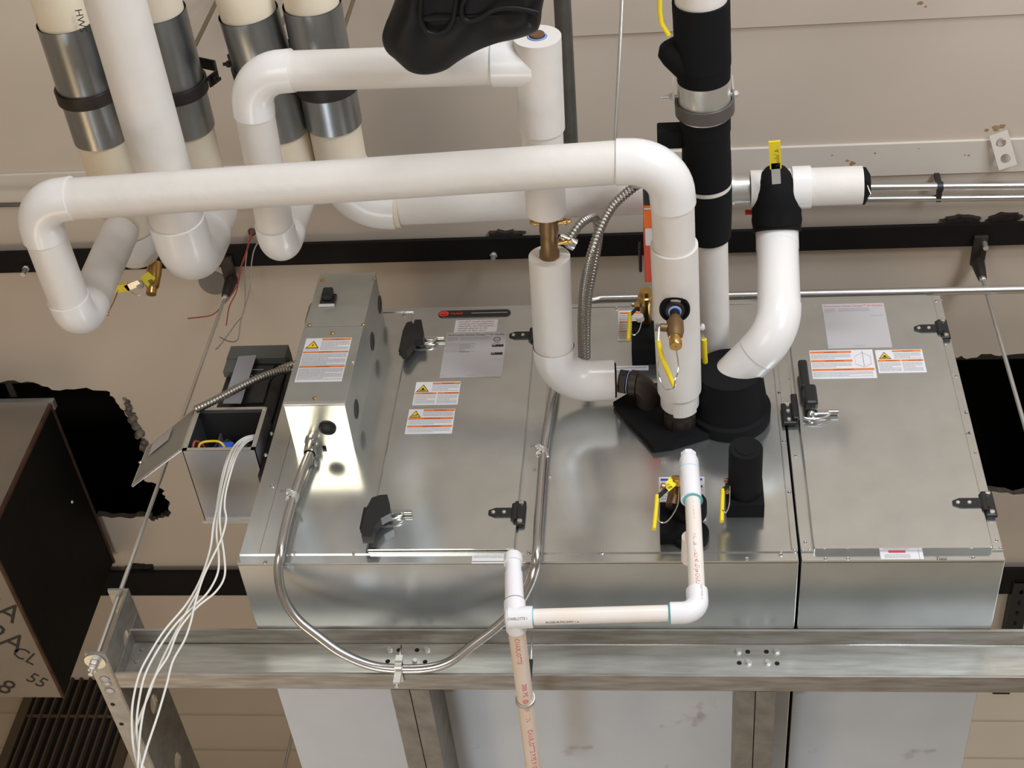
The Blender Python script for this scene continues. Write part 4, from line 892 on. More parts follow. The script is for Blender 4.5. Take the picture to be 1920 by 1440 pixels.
# --- rack pipes with metal sleeves ---
def rack(a_px, b_px, r, lab, sl0, sl1, extra=None, elbows=None):
    A, B = at(*a_px, z=NZ), at(*b_px, z=NZ); t = thing('insulated_pipe', lab, 'pipe', B)
    pts = [A, B] + (elbows or []); pipe_run(t, pts, r, 0.09 if elbows else 0.05, CANVAS, PVCJ, r + 0.003, 0.015)
    if sl0 is not None:
        s0, s1 = ring_at(A, B, r + .003, sl0), ring_at(A, B, r + .003, sl1); m = MB().tube([s0, s1], r + 0.0045, 40, caps=False); m.tube([s0, s1], r + 0.0025, 40, caps=False); m.build('metal_sleeve', SLEEVE, t)
    return t, A, B
RN = 0.0565
r1, N1a, N1b = rack((103, -30), (256, 462), RN, 'outermost left tan pipe with a metal sleeve and black ring hanger', 61, 280)
MB().lathe(N1b, N1b - N1a, [(-0.05, RN + .003), (-.01, RN + .003), (.018, RN * .93), (.032, RN * .75), (.038, 0)], 40).build('rounded_end', PVCJ, r1)
B1 = at(357, 500, z=0.50); N2b = at(392, 400, z=NZ)
r2, N2a, N2b = rack((276, -40), (390, 392), RN, 'second tan pipe from the left, its metal sleeve partly behind a white pipe', 43, 264)
r3, N3a, N3b = rack((447, -40), (566, 365), RN, 'third tan pipe from the left, its metal sleeve behind the white bend', 45, 268)
HL = at(655, 383, z=NZ); HR = at(1612, 348, z=NZ)
r4, N4a, N4b = rack((576, -40), (655, 383), RN * .97, 'rightmost tan sleeved pipe, turning into the horizontal white run behind', 30, 256, elbows=[at(752, 380, z=NZ)])
# white pipe B in front of the second
B0 = at(196, -70, z=0.50)
pb = thing('insulated_pipe', 'thick white pipe between the two left tan pipes, bending up at its far end', 'pipe', B1)
pipe_run(pb, [B0, B1, V((B1.x, B1.y, NZ - 0.01))], 0.0555, [0.075], JACKET, PVCJ, 0.0585, 0.05)
MB().tube([V((B1.x, B1.y, NZ)), N2b + (N2b - N2a).normalized() * 0.0], RN, 36).build('upper_joint', PVCJ, pb)
# --- tee pipe D, branch C ---
zD = 0.475
D1 = at(1007, 68, z=zD); D0 = at(1024, 392, z=zD)
pd = thing('insulated_pipe', 'white pipe with an open end below the black sheet, joined by a side branch', 'pipe', D0)
def hollow(a, b, ro, ri, root, name, m_, n=40, lip=None):
    a, b = V(a), V(b); d = (b - a); L = d.length
    P, R = wob(a, b, ro, seed=5); mm = MB().tube(P, R, n, caps=False)
    mm.lathe(a, d, [(0, ro), (0, ri), (0.03, ri)], n); mm.lathe(b, -d, [(0, ro), (0, ri), (0.03, ri)], n)
    mm.lathe(a + d.normalized() * 0.03, d, [(0, ri), (0.0005, 0)], n); mm.lathe(b - d.normalized() * 0.03, d, [(0, ri), (-0.0005, 0)], n)
    return mm.build(name, m_, root)
hollow(D1, ring_at(D1, D0, 0.042, 262), 0.0440, 0.0185, pd, 'straight_jacket', JACKET)
s_ = ring_at(D1, D0, 0.042, 260); MB().tube([s_, ring_at(D1, D0, 0.04, 418)], 0.0400, 40).build('lower_jacket', JACKET, pd)
MB().tube([D1 + (D0 - D1).normalized() * -0.006, D1 + (D0 - D1).normalized() * 0.04], 0.0135, 20).build('pipe_stub', mat('dull_copper', (0.22, 0.12, 0.07), 0.5, 0.7), pd)
MB().lathe(D1 - (D0 - D1).normalized() * 0.0015, (D0 - D1), [(0, .0150), (0, .0175), (0.003, .0175), (.003, .0150)], 24).build('thread_sealant', BLUEDOPE, pd)
T = ring_at(D1, D0, 0.0, 118)
C1 = at(464, 136, z=zD); C2 = at(524, 470, z=zD)
pc = thing('insulated_pipe', 'white branch pipe running left from the open tee and bending back then up', 'pipe', C2)
Cs = T + (C1 - T).normalized() * 0.03
pipe_run(pc, [Cs, C1, C2, V((C2.x + 0.004, C2.y, NZ - 0.02))], 0.0375, [0.070, 0.048], JACKET, PVCJ, 0.0405, 0.02)
MB().tube([T + (C1 - T).normalized() * 0.01, T + (C1 - T).normalized() * 0.085], [0.044, 0.041], 36).build('tee_collar', PVCJ, pc)
# --- pipe E under the brass valve ---
E1 = at(1041, 716, z=0.455); E2 = at(1030, 480, z=zD); E3 = at(1152, 713, z=0.462)
pe = thing('insulated_pipe', 'white elbow pipe below the brass valve, turning right toward the cabinet', 'pipe', E1)
dE = (E1 - E2)
A_ = arc(E1, E2, E3, 0.078, 14)
hollow(E2, A_[0] + dE.normalized()*0.0, 0.0425, 0.0205, pe, 'straight_jacket', JACKET)
a0 = A_[0] - dE.normalized() * 0.02
m = MB().tube([a0] + A_ + [E3], 0.0445, 40, caps=False); m.lathe(E3, (E3 - A_[-1]), [(0, .0445), (-.001, .0425), (-.03, .0425), (-.03, 0)], 40); m.build('elbow_cover', PVCJ, pe)
MB().tube([E3 - (E3 - A_[-1]).normalized()*0.03, E3 + (E3 - A_[-1]).normalized()*0.004], 0.0380, 28).build('inner_rubber', RUBBER, pe)
# iron elbow into the cabinet
g = thing('pipe_elbow', 'dark iron pipe elbow with blue thread sealant entering the cabinet', 'pipe fitting', at(1215, 750, y=-0.03))
Eq = at(1214, 722, y=-0.068); Ez = V((Eq.x, -0.003, Eq.z - 0.004)); Ed = (Eq - E3).normalized()
aa = arc(Eq, E3, Ez, 0.034, 10)
MB().tube([E3 + Ed * 0.012, aa[0]], 0.0205, 20).build('pipe_nipple', IRON, g)
MB().lathe(E3 + Ed * 0.012, Ed, [(0, 0), (0, .027), (.016, .027), (.017, 0)], 8, 0, True).build('hex_nut', IRON, g)
for dd in (0.0185, 0.030): MB().lathe(E3 + Ed * dd, Ed, [(0, .0212), (0, .0245), (.002, .0245), (.002, .0212)], 24).build('thread_sealant', BLUEDOPE, g)
MB().tube(aa + [Ez], 0.0250, 24).build('elbow', mat('dark_bronze', (0.075, 0.055, 0.045), 0.5, 0.5, 0.2, 60, 0.3, 30), g)
MB().lathe(aa[0] - Ed * 0.004, Ed, [(0, 0), (0, .0285), (.014, .0285), (.016, .025), (.016, 0)], 28).build('elbow_rim', MATS['dark_bronze'], g)
# black rubber square against the panel
o = MB(); P = [at(x, y, y=-0.006) for x, y in ((1150, 762), (1178, 797), (1206, 824), (1226, 848), (1262, 843), (1330, 822), (1345, 800), (1300, 735), (1255, 720), (1195, 735))]
o.prism(P, (0, -0.013, 0)); sp = single(o, 'rubber_pad', RUBBER, 'flat black rubber insulation pad behind the pipe connections on the cabinet', 'insulation')

# --- black wrapped pipe G ---
zG = 0.535
G0 = at(1312, -60, z=zG + 0.0); G1 = at(1338, 668, z=zG)
pg = thing('insulated_pipe', 'pipe wrapped in black rubber at the top with a white jacket below', 'pipe', G1)
G = lambda r, py: ring_at(G0, G1, r, py)
def gseg(r0, p0, r1, p1, name, m_, bulge=0, sd=1):
    a, b = G(r0, p0), G(r1, p1); n = 10; P = [a.lerp(b, k/n) for k in range(n + 1)]
    R = [(r0 + (r1 - r0)*k/n) * (1 + bulge * math.sin(math.pi*k/n) + 0.012*noise.noise(V((sd, k*0.6, 0)))) for k in range(n + 1)]
    mm = MB().tube(P, R, 40, caps=False); ax_ = (b - a)
    mm.lathe(a, ax_, [(0, R[0]), (0.0, R[0] - 0.012)], 40); mm.lathe(b, ax_, [(0, R[-1]), (0, R[-1]-0.012)], 40)
    return mm.build(name, m_, pg)
MB().tube([G(0.035, -120), G(0.035, 700)], 0.034, 28).build('core_jacket', JACKET, pg)
gseg(.0475, -110, .0475, 30, 'upper_white_jacket', JACKET)
gseg(.0525, 26, .0520, 146, 'black_wrap', RUBBER, 0.0, 2)
gseg(.0515, 132, .0500, 172, 'black_wrap', RUBBER, 0.0, 4)
gseg(.0500, 150, .0500, 240, 'shield_sleeve', STEEL)
gseg(.0490, 222, .0485, 268, 'black_wrap', RUBBER, 0, 5); gseg(.0480, 260, .0478, 318, 'black_wrap', RUBBER, -0.02, 7); gseg(.0478, 316, .0480, 366, 'black_wrap', RUBBER, 0.0, 9)
gseg(.0470, 360, .0470, 377, 'white_band', JACKET); gseg(.0480, 374, .0440, 466, 'black_wrap', RUBBER, 0.02, 11)
gseg(.0375, 460, .0355, 700, 'lower_white_jacket', JACKET, 0.0, 12)
MB().lathe(G(.0355, 700), G1 - G0, [(0, .0355), (.012, .030), (.020, .018), (.023, 0)], 36).build('rounded_end', PVCJ, pg)
# bulge for valve stem and yellow lever at the top of G
cG = G(.05, 128) + V((-0.048, 0, -0.005)); m = MB(); m.tube([cG + V((0.03, .02, 0)), cG + V((-.006, -.012, 0)), cG + V((-.018, -.022, 0)), cG + V((-.022, -.028, 0))], [.036, .030, .024, .012], 20); m.build('stem_wrap', RUBBER, pg)
st = at(1232, 255, z=zG); m = MB(); m.box((st.x, st.y - 0.020, st.z - 0.018), (st.x + 0.05, st.y + 0.020, st.z + 0.018), 0, 0.003); m.build('branch_wrap', RUBBER, pg)
yv = thing('valve_lever', 'yellow valve lever at the top beside the black wrapped pipe', 'lever', at(1256, 68, z=zG - 0.03))
MB().tube([at(1254, 66, z=zG - .04), at(1240, 44, z=zG - .04), at(1237, 20, z=zG - .04), at(1237, -40, z=zG - .04)], 0.0045, 10).build('yellow_grip', YEL, yv)
# clevis hanger on G
def ring_hanger(A, B, r, py, lab, side=1, m_=IRON, bw=0.026, yoke=True, rod=True, bolts=True):
    c = ring_at(A, B, r, py); ax = (B - A).normalized(); t = thing('pipe_hanger', lab, 'pipe hanger', c - V((0, 0, r)))
    mm = MB(); mm.lathe(c - ax * bw/2, ax, [(0, r), (0, r + .005), (bw, r + .005), (bw, r)], 40); mm.build('band', m_, t)
    sd = V((1, 0, 0))
    if yoke:
        mm = MB()
        for s_ in (-1, 1):
            pts = [c + sd * s_ * (r + .006) + V((0, 0, 0.01)), c + sd * s_ * (r + .018) + V((0, 0, .035)), c + sd * s_ * (r + .004) + V((0, 0, r + .015)), c + V((0, 0, r + .045))]
            for i in range(3):
                a, b = pts[i], pts[i+1]; mm.prism([a - ax*bw/2, b - ax*bw/2, b + ax*bw/2, a + ax*bw/2], V((0.004 * s_, 0, 0.001)))
        mm.build('yoke', m_, t)
    if bolts:
        mm = MB(); z_ = 0.022
        mm.tube([c + V((-(r + .030), 0, z_)), c + V((r + .030, 0, z_))], 0.0038, 10)
        for s_ in (-1, 1): mm.hexnut(c + V((s_ * (r + .016), 0, z_)), (s_, 0, 0), 0.0075, 0.007)
        mm.build('cross_bolt', STEEL if m_ is not IRON else IRON, t)
    if rod: MB().tube([c + V((0, 0, r + .03)), V((c.x, c.y, ZC - 0.002))], 0.0048, 10).build('hanger_rod', DKROD, t)
    return t
DKROD = mat('old_rod', (0.20, 0.16, 0.10), 0.5, 0.6)
ring_hanger(N1a, N1b, RN + .006, 194, 'black ring hanger around the outermost left sleeved pipe', rod=False, yoke=False, bolts=False)
ring_hanger(N2a, N2b, RN + .006, 187, 'black clevis hanger with rod on the second sleeved pipe')
ring_hanger(N3a, N3b, RN + .006, 152, 'black clevis hanger with rod on the third sleeved pipe, behind the white branch')
ring_hanger(N4a, N4b, RN + .006, 180, 'black clevis hanger with rod on the rightmost sleeved pipe')
th_ = ring_hanger(G0, G1, .0515, 224, 'grey clevis hanger around the black wrapped pipe', m_=mat('hanger_grey', (0.13, 0.12, 0.11), 0.5, 0.5), rod=False, yoke=False, bolts=False)
gc = ring_at(G0, G1, .0515, 205); m = MB(); m.tube([gc + V((-.082, 0, 0.0)), gc + V((.064, 0, 0.0))], .0036, 10)
m.hexnut(gc + V((-.066, 0, 0)), (1, 0, 0), .0075, .007); m.hexnut(gc + V((.056, 0, 0)), (1, 0, 0), .0075, .007); m.build('cross_bolt', STEEL, th_)
m = MB(); m.box(tuple(gc + V((-.060, -.013, -.012))), tuple(gc + V((-.056, .013, .05)))); m.box(tuple(gc + V((.052, -.013, -.004))), tuple(gc + V((.056, .013, .05)))); m.build('yoke', STEEL, th_)

# --- horizontal run behind (H-run) ---
hr = thing('insulated_pipe', 'horizontal white pipe run behind the others, ending open at the right', 'pipe', at(1150, 366, z=NZ))
a = at(820, 377, z=NZ); e_ = at(1612, 347, z=NZ)
def hpt(px): return a.lerp(e_, (px - 820) / (1612 - 820))
P, R = wob(hpt(712), hpt(1365), 0.0440, seed=8); R = [q * (1 + 0.14 * (1 - k / 14)) for k, q in enumerate(R)]; MB().tube(P, R, 36).build('straight_jacket', JACKET, hr)
MB().tube([hpt(1488), hpt(1522)], 0.0455, 36).build('jacket_collar', PVCJ, hr)
MB().tube([hpt(1470), hpt(1616)], 0.0405, 36).build('right_jacket', JACKET, hr)
m = MB(); m.tube([hpt(1362), hpt(1410)], 0.0300, 28); m.tube([hpt(1362), hpt(1382)], 0.0330, 28); m.build('metal_shield', STEEL, hr)
MB().tube([hpt(1412), hpt(1490)], 0.0400, 30).build('middle_jacket', JACKET, hr)
m = MB(); ee = hpt(1616); dd = (e_ - a).normalized(); m.lathe(ee, dd, [(0, .0415), (.006, .0415), (.016, .024), (.016, 0)], 7, 0, True); m.build('ragged_black_end', RUBBER, hr)
MB().tube([ee + V((.006, -.02, -.03)), ee + V((.012, -.01, -.05)), ee + V((.006, 0, -.052))], .001, 6).build('wire_tie', STEEL, hr)
sq_ = at(1397, 398, z=NZ); single(MB().tube([sq_, sq_ + V((.018, 0, 0))], .006, 10), 'red_valve_knob', REDB, 'small red knob between the black wrapped pipes', 'knob')

# --- drop pipe H ---
K0 = at(1455, 352, z=NZ - 0.01); K1 = at(1457, 436, z=NZ - 0.03); H2 = at(1462, 622, z=0.43); BC = V((1.000, 0.0, 0.416)); H3 = V((0.996, -0.095, 0.424))
ph = thing('insulated_pipe', 'white pipe with two bends dropping from the black elbow to the large black cylinder', 'pipe', H3)
pipe_run(ph, [K0 + (K1 - K0) * .2, K1, H2, H3 + (H3 - H2).normalized()*0.01], 0.0445, [0.060, 0.080], PVCJ, PVCJ, 0.0455, 0.006)
kk = arc(K1, K0, H2, 0.062, 12)[:7]; n_ = len(kk)
m = MB(); m.tube([K0 - (K1-K0)*.50, K0 - (K1-K0)*.42, K0 - (K1-K0)*.22, K0 + (K1-K0)*.0, K0 + (K1-K0)*.22] + kk, [.008, .022, .038, .048, .0520] + [.0525 + .0012*math.sin(i_) for i_ in range(n_)], 36); m.build('black_wrap', RUBBER, ph)
k0 = K0
lv2 = thing('valve_lever', 'yellow lever with black lettering standing above the black wrapped elbow', 'lever', at(1455, 340, z=.66))
a, b = at(1456, 345, z=.655), at(1452, 266, z=.655); dd = (b - a).normalized(); sd_ = dd.cross(V((0, 0, 1))).normalized()
def plank(a, b, wd, th, m_, name, root, up=V((0, 0, 1))):
    d = (b - a).normalized(); s_ = d.cross(up).normalized() * wd / 2; n = s_.cross(d).normalized() * th
    return MB().prism([a + s_, b + s_, b - s_, a - s_], n).build(name, m_, root)
plank(a, a.lerp(b, .5), .018, .003, STEEL, 'steel_arm', lv2); plank(a.lerp(b, .36), b, .0235, .005, YEL, 'yellow_grip', lv2)
s = Sheet(a.lerp(b, .42) + V((0.004, 0, -.0056)), dd, -sd_, [INK]); s.n = V((0, 0, -1)); s.u = V((-1, 0, 0)); s.u = (s.u - s.r * s.u.dot(s.r)).normalized(); s.h = 0.0; s.text("'Apollo' A", 0, -.004, 0.013, INK, width=0.045); s.build('lettering', lv2)

# --- large black insulated cylinder on the cabinet ---
m = MB(); m.lathe(BC, (-0.02, -1, 0.02), [(0, .086), (.030, .087), (.036, .080), (.10, .0715), (.112, .0705), (.132, .0690), (.135, .064), (.136, .046), (.137, 0)], 48)
bc = single(m, 'insulation_cylinder', RUBBER, 'large round black rubber insulation cover where the white bent pipe enters the cabinet', 'insulation')

# ================= SMALL VALVES, DRAINS =================
def lever(root, p, d1, L1, L2, up=V((0, -1, 0)), wd=0.009):
    """steel arm then yellow grip"""
    plank(p, p + d1 * L1, wd, .0025, STEEL, 'steel_arm', root, up); q = p + d1 * L1 * .9
    plank(q, q + d1 * L2, wd * 1.15, .006, YEL, 'yellow_grip', root, up)
def chain(root, a, b, sag, r=0.0013, m_=CHROME):
    a, b = V(a), V(b); n = 46; vs = MB()
    for i in range(n + 1):
        t = i / n; p = a.lerp(b, t) + V((0, 0, -sag * 4 * t * (1 - t))); vs.lathe(p - V((0, 0, r)), (0, 0, 1), [(0, 0), (r, r), (2*r, 0)], 6)
    return vs.build('bead_chain', m_, root)
# drain valve on front pipe sleeve
dv = thing('ball_valve', 'brass drain valve hanging from the long white pipe with a yellow lever and chain', 'valve', at(1268, 650, z=.30))
t0 = ring_at(F0, F1, 0.0, 620); hole = at(1265, 578, z=t0.z - .0455); nb = V((0, -.55, -.83)); nb = V((0, -.30, -.95))
c0 = V((hole.x, hole.y, t0.z - 0.0455))
m = MB(); m.lathe(c0, (0, -.05, -1), [(0, 0), (.0, .030), (.0065, .030), (.0072, .026), (.004, .024), (.004, 0)], 40); m.build('rubber_washer', RUBBER, dv)
MB().lathe(c0 + V((0, 0, -.004)), (0, -.05, -1), [(0, 0), (0, .020), (.006, .018), (.007, 0)], 30).build('outlet_boss', IRON, dv)
MB().lathe(c0 + V((0, 0, -.0095)), (0, -.05, -1), [(0, .0), (.0, .0135), (.003, .0125), (.0035, .0)], 24).build('thread_sealant', BLUEDOPE, dv)
dn = V((0.004, 0.02, -1)).normalized(); c1 = c0 + dn * .012
MB().tube([c0, c1 + dn * .018], .0100, 20).build('nipple', BLACK, dv)
c2 = c1 + dn * .018
MB().lathe(c2, dn, [(0, 0), (0, .0115), (.010, .0120), (.014, .0165), (.038, .0170), (.046, .0155), (.060, .0130), (.060, 0)], 28).build('body', BRONZE, dv)
MB().lathe(c2 + dn * .050, dn, [(0, 0), (0, .0130), (.010, .0130), (.011, .011), (.020, .0105), (.020, .0125), (.032, .0120), (.034, .0105), (.034, 0)], 24).build('hose_cap', BRASS, dv)
sx = V((-1, -.1, 0)).normalized(); c3 = c2 + dn * .030
MB().lathe(c3 + sx * .012, sx, [(0, 0), (0, .008), (.016, .008), (.016, 0)], 16).build('stem_housing', BRONZE, dv)
MB().lathe(c3 + sx * .028, sx, [(0, 0), (0, .0062), (.004, .0062), (.004, .0085), (.010, .0085), (.012, 0)], 6, 0, True).build('stem_nut', CHROME, dv)
q = c3 + sx * .032; dl = V((0.10, 0.32, -.94)).normalized()
plank(q, q + V((-.05, .3, -.95)).normalized() * .034, .010, .0025, STEEL, 'steel_arm', dv, V((1, 0, 0))); q2 = q + V((-.05, .3, -.95)).normalized() * .030
a, b = at(1240, 668, z=q2.z - .01), at(1264, 724, z=q2.z - .04)
MB().tube([q2, a, b], .0048, 10).build('yellow_grip', YEL, dv)
ce_ = c2 + dn * .084; MB().tube(smoothpath([ce_, at(1272, 690, z=ce_.z - .02), at(1266, 712, z=ce_.z - .035), at(1262, 728, z=ce_.z - .04), at(1246, 728, z=ce_.z - .04), at(1235, 700, z=ce_.z - .02), at(1236, 668, z=q2.z)], 6), .0014, 6).build('bead_chain', CHROME, dv)

# drains on the panel: left one with valve, right one capped with black cylinder
p1 = at(1396, 952, y=-0.0); sq1 = MB()
k = thing('drain_insulation', 'black rubber cylinder on a square black base at the lower right of the pipe connections', 'insulation', (p1.x, -0.04, p1.z))
hw = 0.037
MB().box((p1.x - hw, -0.040, p1.z - 0.030), (p1.x + hw, -0.003, p1.z + 0.045), 0, .001).build('square_base', RUBBER, k)
MB().lathe((p1.x, -0.038, p1.z + 0.009), (0, -1, 0), [(0, .0335), (.118, .0330), (.120, .0320), (.120, 0)], 40).build('round_cover', RUBBER, k)
MB().lathe((p1.x, -0.158, p1.z + 0.009), (0, -1, 0), [(0, .021), (.0015, .0205), (.0015, 0)], 30).build('end_plug', RUBBER, k)
kv = thing('valve_lever', 'yellow lever with chain at the left of the black rubber cylinder', 'lever', at(1355, 940, y=-.06))
a = at(1360, 905, y=-.07); b = at(1356, 916, y=-.07); plank(at(1370, 908, y=-.07), at(1355, 920, y=-.07), .008, .0025, BLACK, 'steel_arm', kv, V((0, -1, 0)))
MB().tube([at(1355, 918, y=-.07), at(1353, 978, y=-.07)], .0042, 10).build('yellow_grip', YEL, kv)
MB().lathe(at(1363, 902, y=-.065), (-1, -.3, 0), [(0, 0), (0, .005), (.006, .004), (.006, 0)], 12).build('stem_nut', COPPER, kv)
MB().tube(smoothpath([at(1369, 912, y=-.072), at(1368, 942, y=-.072), at(1362, 960, y=-.072), at(1354, 956, y=-.074)], 8), .0012, 6).build('bead_chain', CHROME, kv)
MB().lathe(at(1364, 922, y=-.06), (-.3, -1, 0), [(0, 0), (0, .007), (.010, .006), (.010, 0)], 12).build('brass_plug', BRASS, kv)

p2 = at(1272, 962, y=0)
k = thing('drain_insulation', 'square black rubber block with a round collar behind the white drain pipe', 'insulation', (p2.x, -.04, p2.z))
MB().box((at(1237, 960, y=-.02).x, -0.036, at(1240, 1000, y=-.036).z), (p2.x + .034, -0.003, at(1240, 948, y=-.036).z + .01), 0, .001).build('square_base', RUBBER, k)
q = at(1293, 958, y=-.04); MB().lathe((q.x, -.034, q.z), (0, -1, 0), [(0, .034), (.03, .034), (.031, .030), (.031, 0)], 36).build('round_collar', RUBBER, k)
q = at(1297, 1010, y=0); MB().lathe((q.x - .002, -.003, q.z), (0, -1, 0), [(0, .036), (.016, .036), (.018, .034), (.018, 0)], 44).build('lower_ring', RUBBER, k)
kv = thing('ball_valve', 'brass valve with a yellow tag and yellow lever behind the white drain pipe', 'valve', at(1265, 930, y=-.06))
a, b = at(1262, 950, y=-.055), at(1275, 886, y=-.075)
MB().lathe(a, b - a, [(0, 0), (0, .015), (.030, .0155), (.045, .013), (.045, 0)], 20).build('body', BRONZE, kv)
MB().lathe(at(1268, 912, y=-.085), (.1, -.6, .6), [(0, 0), (0, .0135), (.010, .0135), (.012, .011), (.020, .0125), (.022, 0)], 8, 0, True).build('brass_cap', BRASS, kv)
MB().lathe(at(1245, 913, y=-.09), (-1, -.4, 0), [(0, 0), (0, .008), (.006, .007), (.006, 0)], 14).build('stem_nut', COPPER, kv)
plank(at(1250, 918, y=-.09), at(1232, 934, y=-.09), .009, .0025, BLACK, 'steel_arm', kv, V((0, -1, 0)))
MB().tube([at(1232, 929, y=-.09), at(1230, 955, y=-.09), at(1226, 992, y=-.09)], .0043, 10).build('yellow_grip', YEL, kv)
tg = [at(1249, 905, y=-.098), at(1258, 893, y=-.098), at(1265, 895, y=-.098), at(1268, 910, y=-.098), at(1254, 922, y=-.098), at(1249, 915, y=-.098)]
tt = MB().prism(tg, (0, -.001, 0)).build('yellow_tag', YTAG, kv)
s = Sheet(at(1254, 917, y=-.0992), FX + FZ * .55, FZ - FX * .4, [INK]); s.h = 0; 
for i in range(6): s.rect(i*.0016, 0, i*.0016 + .0008, .006, INK)
s.rect(0, .009, .008, .010, INK); s.rect(0, .012, .008, .013, INK); s.build('tag_print', tt)
MB().tube(smoothpath([at(1273, 910, y=-.09), at(1271, 945, y=-.092), at(1258, 970, y=-.092), at(1245, 980, y=-.092), at(1234, 972, y=-.092), at(1236, 935, y=-.092)], 8), .0013, 6).build('bead_chain', CHROME, kv)

# upper left valve group beside the front pipe
k = thing('drain_insulation', 'black rubber block behind the long white pipe near the upper edge of the cabinet', 'insulation', at(1210, 640, y=-.02))
a, b = at(1184, 655, y=-.05), at(1240, 600, y=-.05)
MB().box((a.x, -.05, a.z), (b.x, -.003, b.z), 0, .002).build('square_base', RUBBER, k)
kv = thing('ball_valve', 'brass valve with yellow lever and chain, half hidden left of the long white pipe', 'valve', at(1205, 600, y=-.08))
MB().lathe(at(1212, 602, y=-.06), (0.0, -1, .05), [(0, 0), (0, .013), (.05, .015), (.055, .018), (.07, .018), (.072, .014), (.085, .013), (.085, 0)], 20).build('body', BRASS, kv)
MB().lathe(at(1200, 578, y=-.07), (-.2, -1, 0), [(0, 0), (0, .012), (.014, .012), (.015, 0)], 8, 0, True).build('brass_cap', BRASS, kv)
MB().lathe(at(1188, 572, y=-.08), (-1, -.4, 0), [(0, 0), (0, .006), (.006, .006), (.006, 0)], 12).build('stem_nut', CHROME, kv)
MB().lathe(at(1201, 600, y=-.085), (-.2, -1, 0), [(0, 0), (0, .009), (.012, .009), (.012, 0)], 16).build('white_collar', WHITE, kv)
plank(at(1195, 578, y=-.095), at(1181, 592, y=-.095), .008, .0025, BLACK, 'steel_arm', kv, V((0, -1, 0)))
MB().tube([at(1181, 588, y=-.095), at(1178, 637, y=-.095)], .0045, 10).build('yellow_grip', YEL, kv)
MB().tube(smoothpath([at(1203, 604, y=-.09), at(1198, 620, y=-.09), at(1190, 628, y=-.09), at(1184, 626, y=-.09)], 6), .0012, 6).build('bead_chain', CHROME, kv)
# lever and fittings right of front pipe
kv = thing('valve_lever', 'yellow lever between the long white pipe and the black wrapped pipe', 'lever', at(1322, 690, z=.42))
plank(at(1313, 628, z=.44), at(1320, 640, z=.44), .010, .0025, STEEL, 'steel_arm', kv); MB().tube([at(1320, 636, z=.44), at(1323, 700, z=.44)], .0058, 10).build('yellow_grip', YEL, kv)
MB().lathe(at(1317, 611, z=.45), (0, -.3, -1), [(0, 0), (0, .0055), (.012, .0055), (.013, 0)], 6, 0, True).build('top_nut', WHITE, kv)
MB().lathe(at(1323, 704, z=.43), (.2, -.4, -1), [(-.01, 0), (-.01, .008), (.004, .008), (.004, 0)], 6, 0, True).build('brass_nut', BRASS, kv); MB().tube([at(1328, 703, z=.43), at(1338, 700, z=.43)], .005, 10).build('copper_stub', COPPER, kv)
# orange actuator
va = thing('valve_actuator', 'orange and black valve actuator peeking out at the left of the long white pipe', 'actuator', at(1225, 440, z=.58))
def abox(x0, p0, p1, name, m_, zz=.575, h=.05, x1=1290):
    a = at(x0, p0, z=zz); b = at(x0, p1, z=zz); c = at(x1, p0, z=zz); return MB().box((min(a.x, b.x), b.y, zz), (c.x - .015, a.y, zz + h), 0, .003).build(name, m_, va)
abox(1206, 345, 386, 'black_cap', BLACK); abox(1207, 386, 391, 'orange_ring', ORANGE, .574); abox(1207, 391, 394, 'white_line', WHITE, .5735); abox(1207, 394, 430, 'orange_body', ORANGE); abox(1210, 429, 462, 'white_panel', WHITE, .574); abox(1209, 430, 530, 'red_side', mat('red_orange_plastic', (0.65, 0.08, 0.04), 0.45), .578)
abox(1198, 468, 512, 'side_connector', BLACK, .59, .03, 1216)
# brass valve between D and E
bv = thing('balancing_valve', 'brass balancing valve between the two upright white pipes', 'valve', at(1032, 450, z=zD - .02))
v0 = ring_at(D1, D0, .0, 400) + V((.004, 0, 0)); v1 = E2 + (E1 - E2).normalized() * 0.02; dv_ = (v1 - v0); Lv = dv_.length
MB().lathe(v0, dv_, [(0, 0), (0, .0185), (Lv*.35, .0195), (Lv*.40, .0175), (Lv*.70, .0175), (Lv*.74, .0205), (Lv*.86, .0205), (Lv*.90, .017), (Lv, .017)], 28).build('body', BRONZE, bv)
for px, py, dx in ((1006, 421, -1), (1058, 419, 1), (1060, 457, 1)):
    q = at(px, py, z=zD); MB().lathe(q - V((dx * .02, 0, 0)), (dx, -.2, 0), [(0, 0), (0, .0045), (.02, .0045), (.02, .0075), (.026, .0075), (.026, .004), (.034, .005), (.034, 0)], 10).build('test_port', BRASS, bv)
s = Sheet(v0 + dv_ * .45 + V((-.010, -.013, -.0125)), dv_, V((1, 0, 0)), []); s.n = V((0, -.65, -.76)); s.base(.018, .010, PAPER, .0004); s.rect(0, 0, .006, .010, WORANGE); s.build('orange_white_sticker', bv)
rj = random.Random(4); m = MB()
for k_ in range(12):
    a_ = rj.uniform(0, 6.28); q = v1 - dv_.normalized() * .018 + V((math.cos(a_) * .018, 0, math.sin(a_) * .018)); m.lathe(q, (rj.uniform(-1, 1), -1, rj.uniform(-1, 1)), [(-.004, 0), (0, .006), (.004, 0)], 6, 0, True)
m.build('torn_foam', mat('foam_scrap', (0.62, 0.66, 0.58), 0.9), bv)
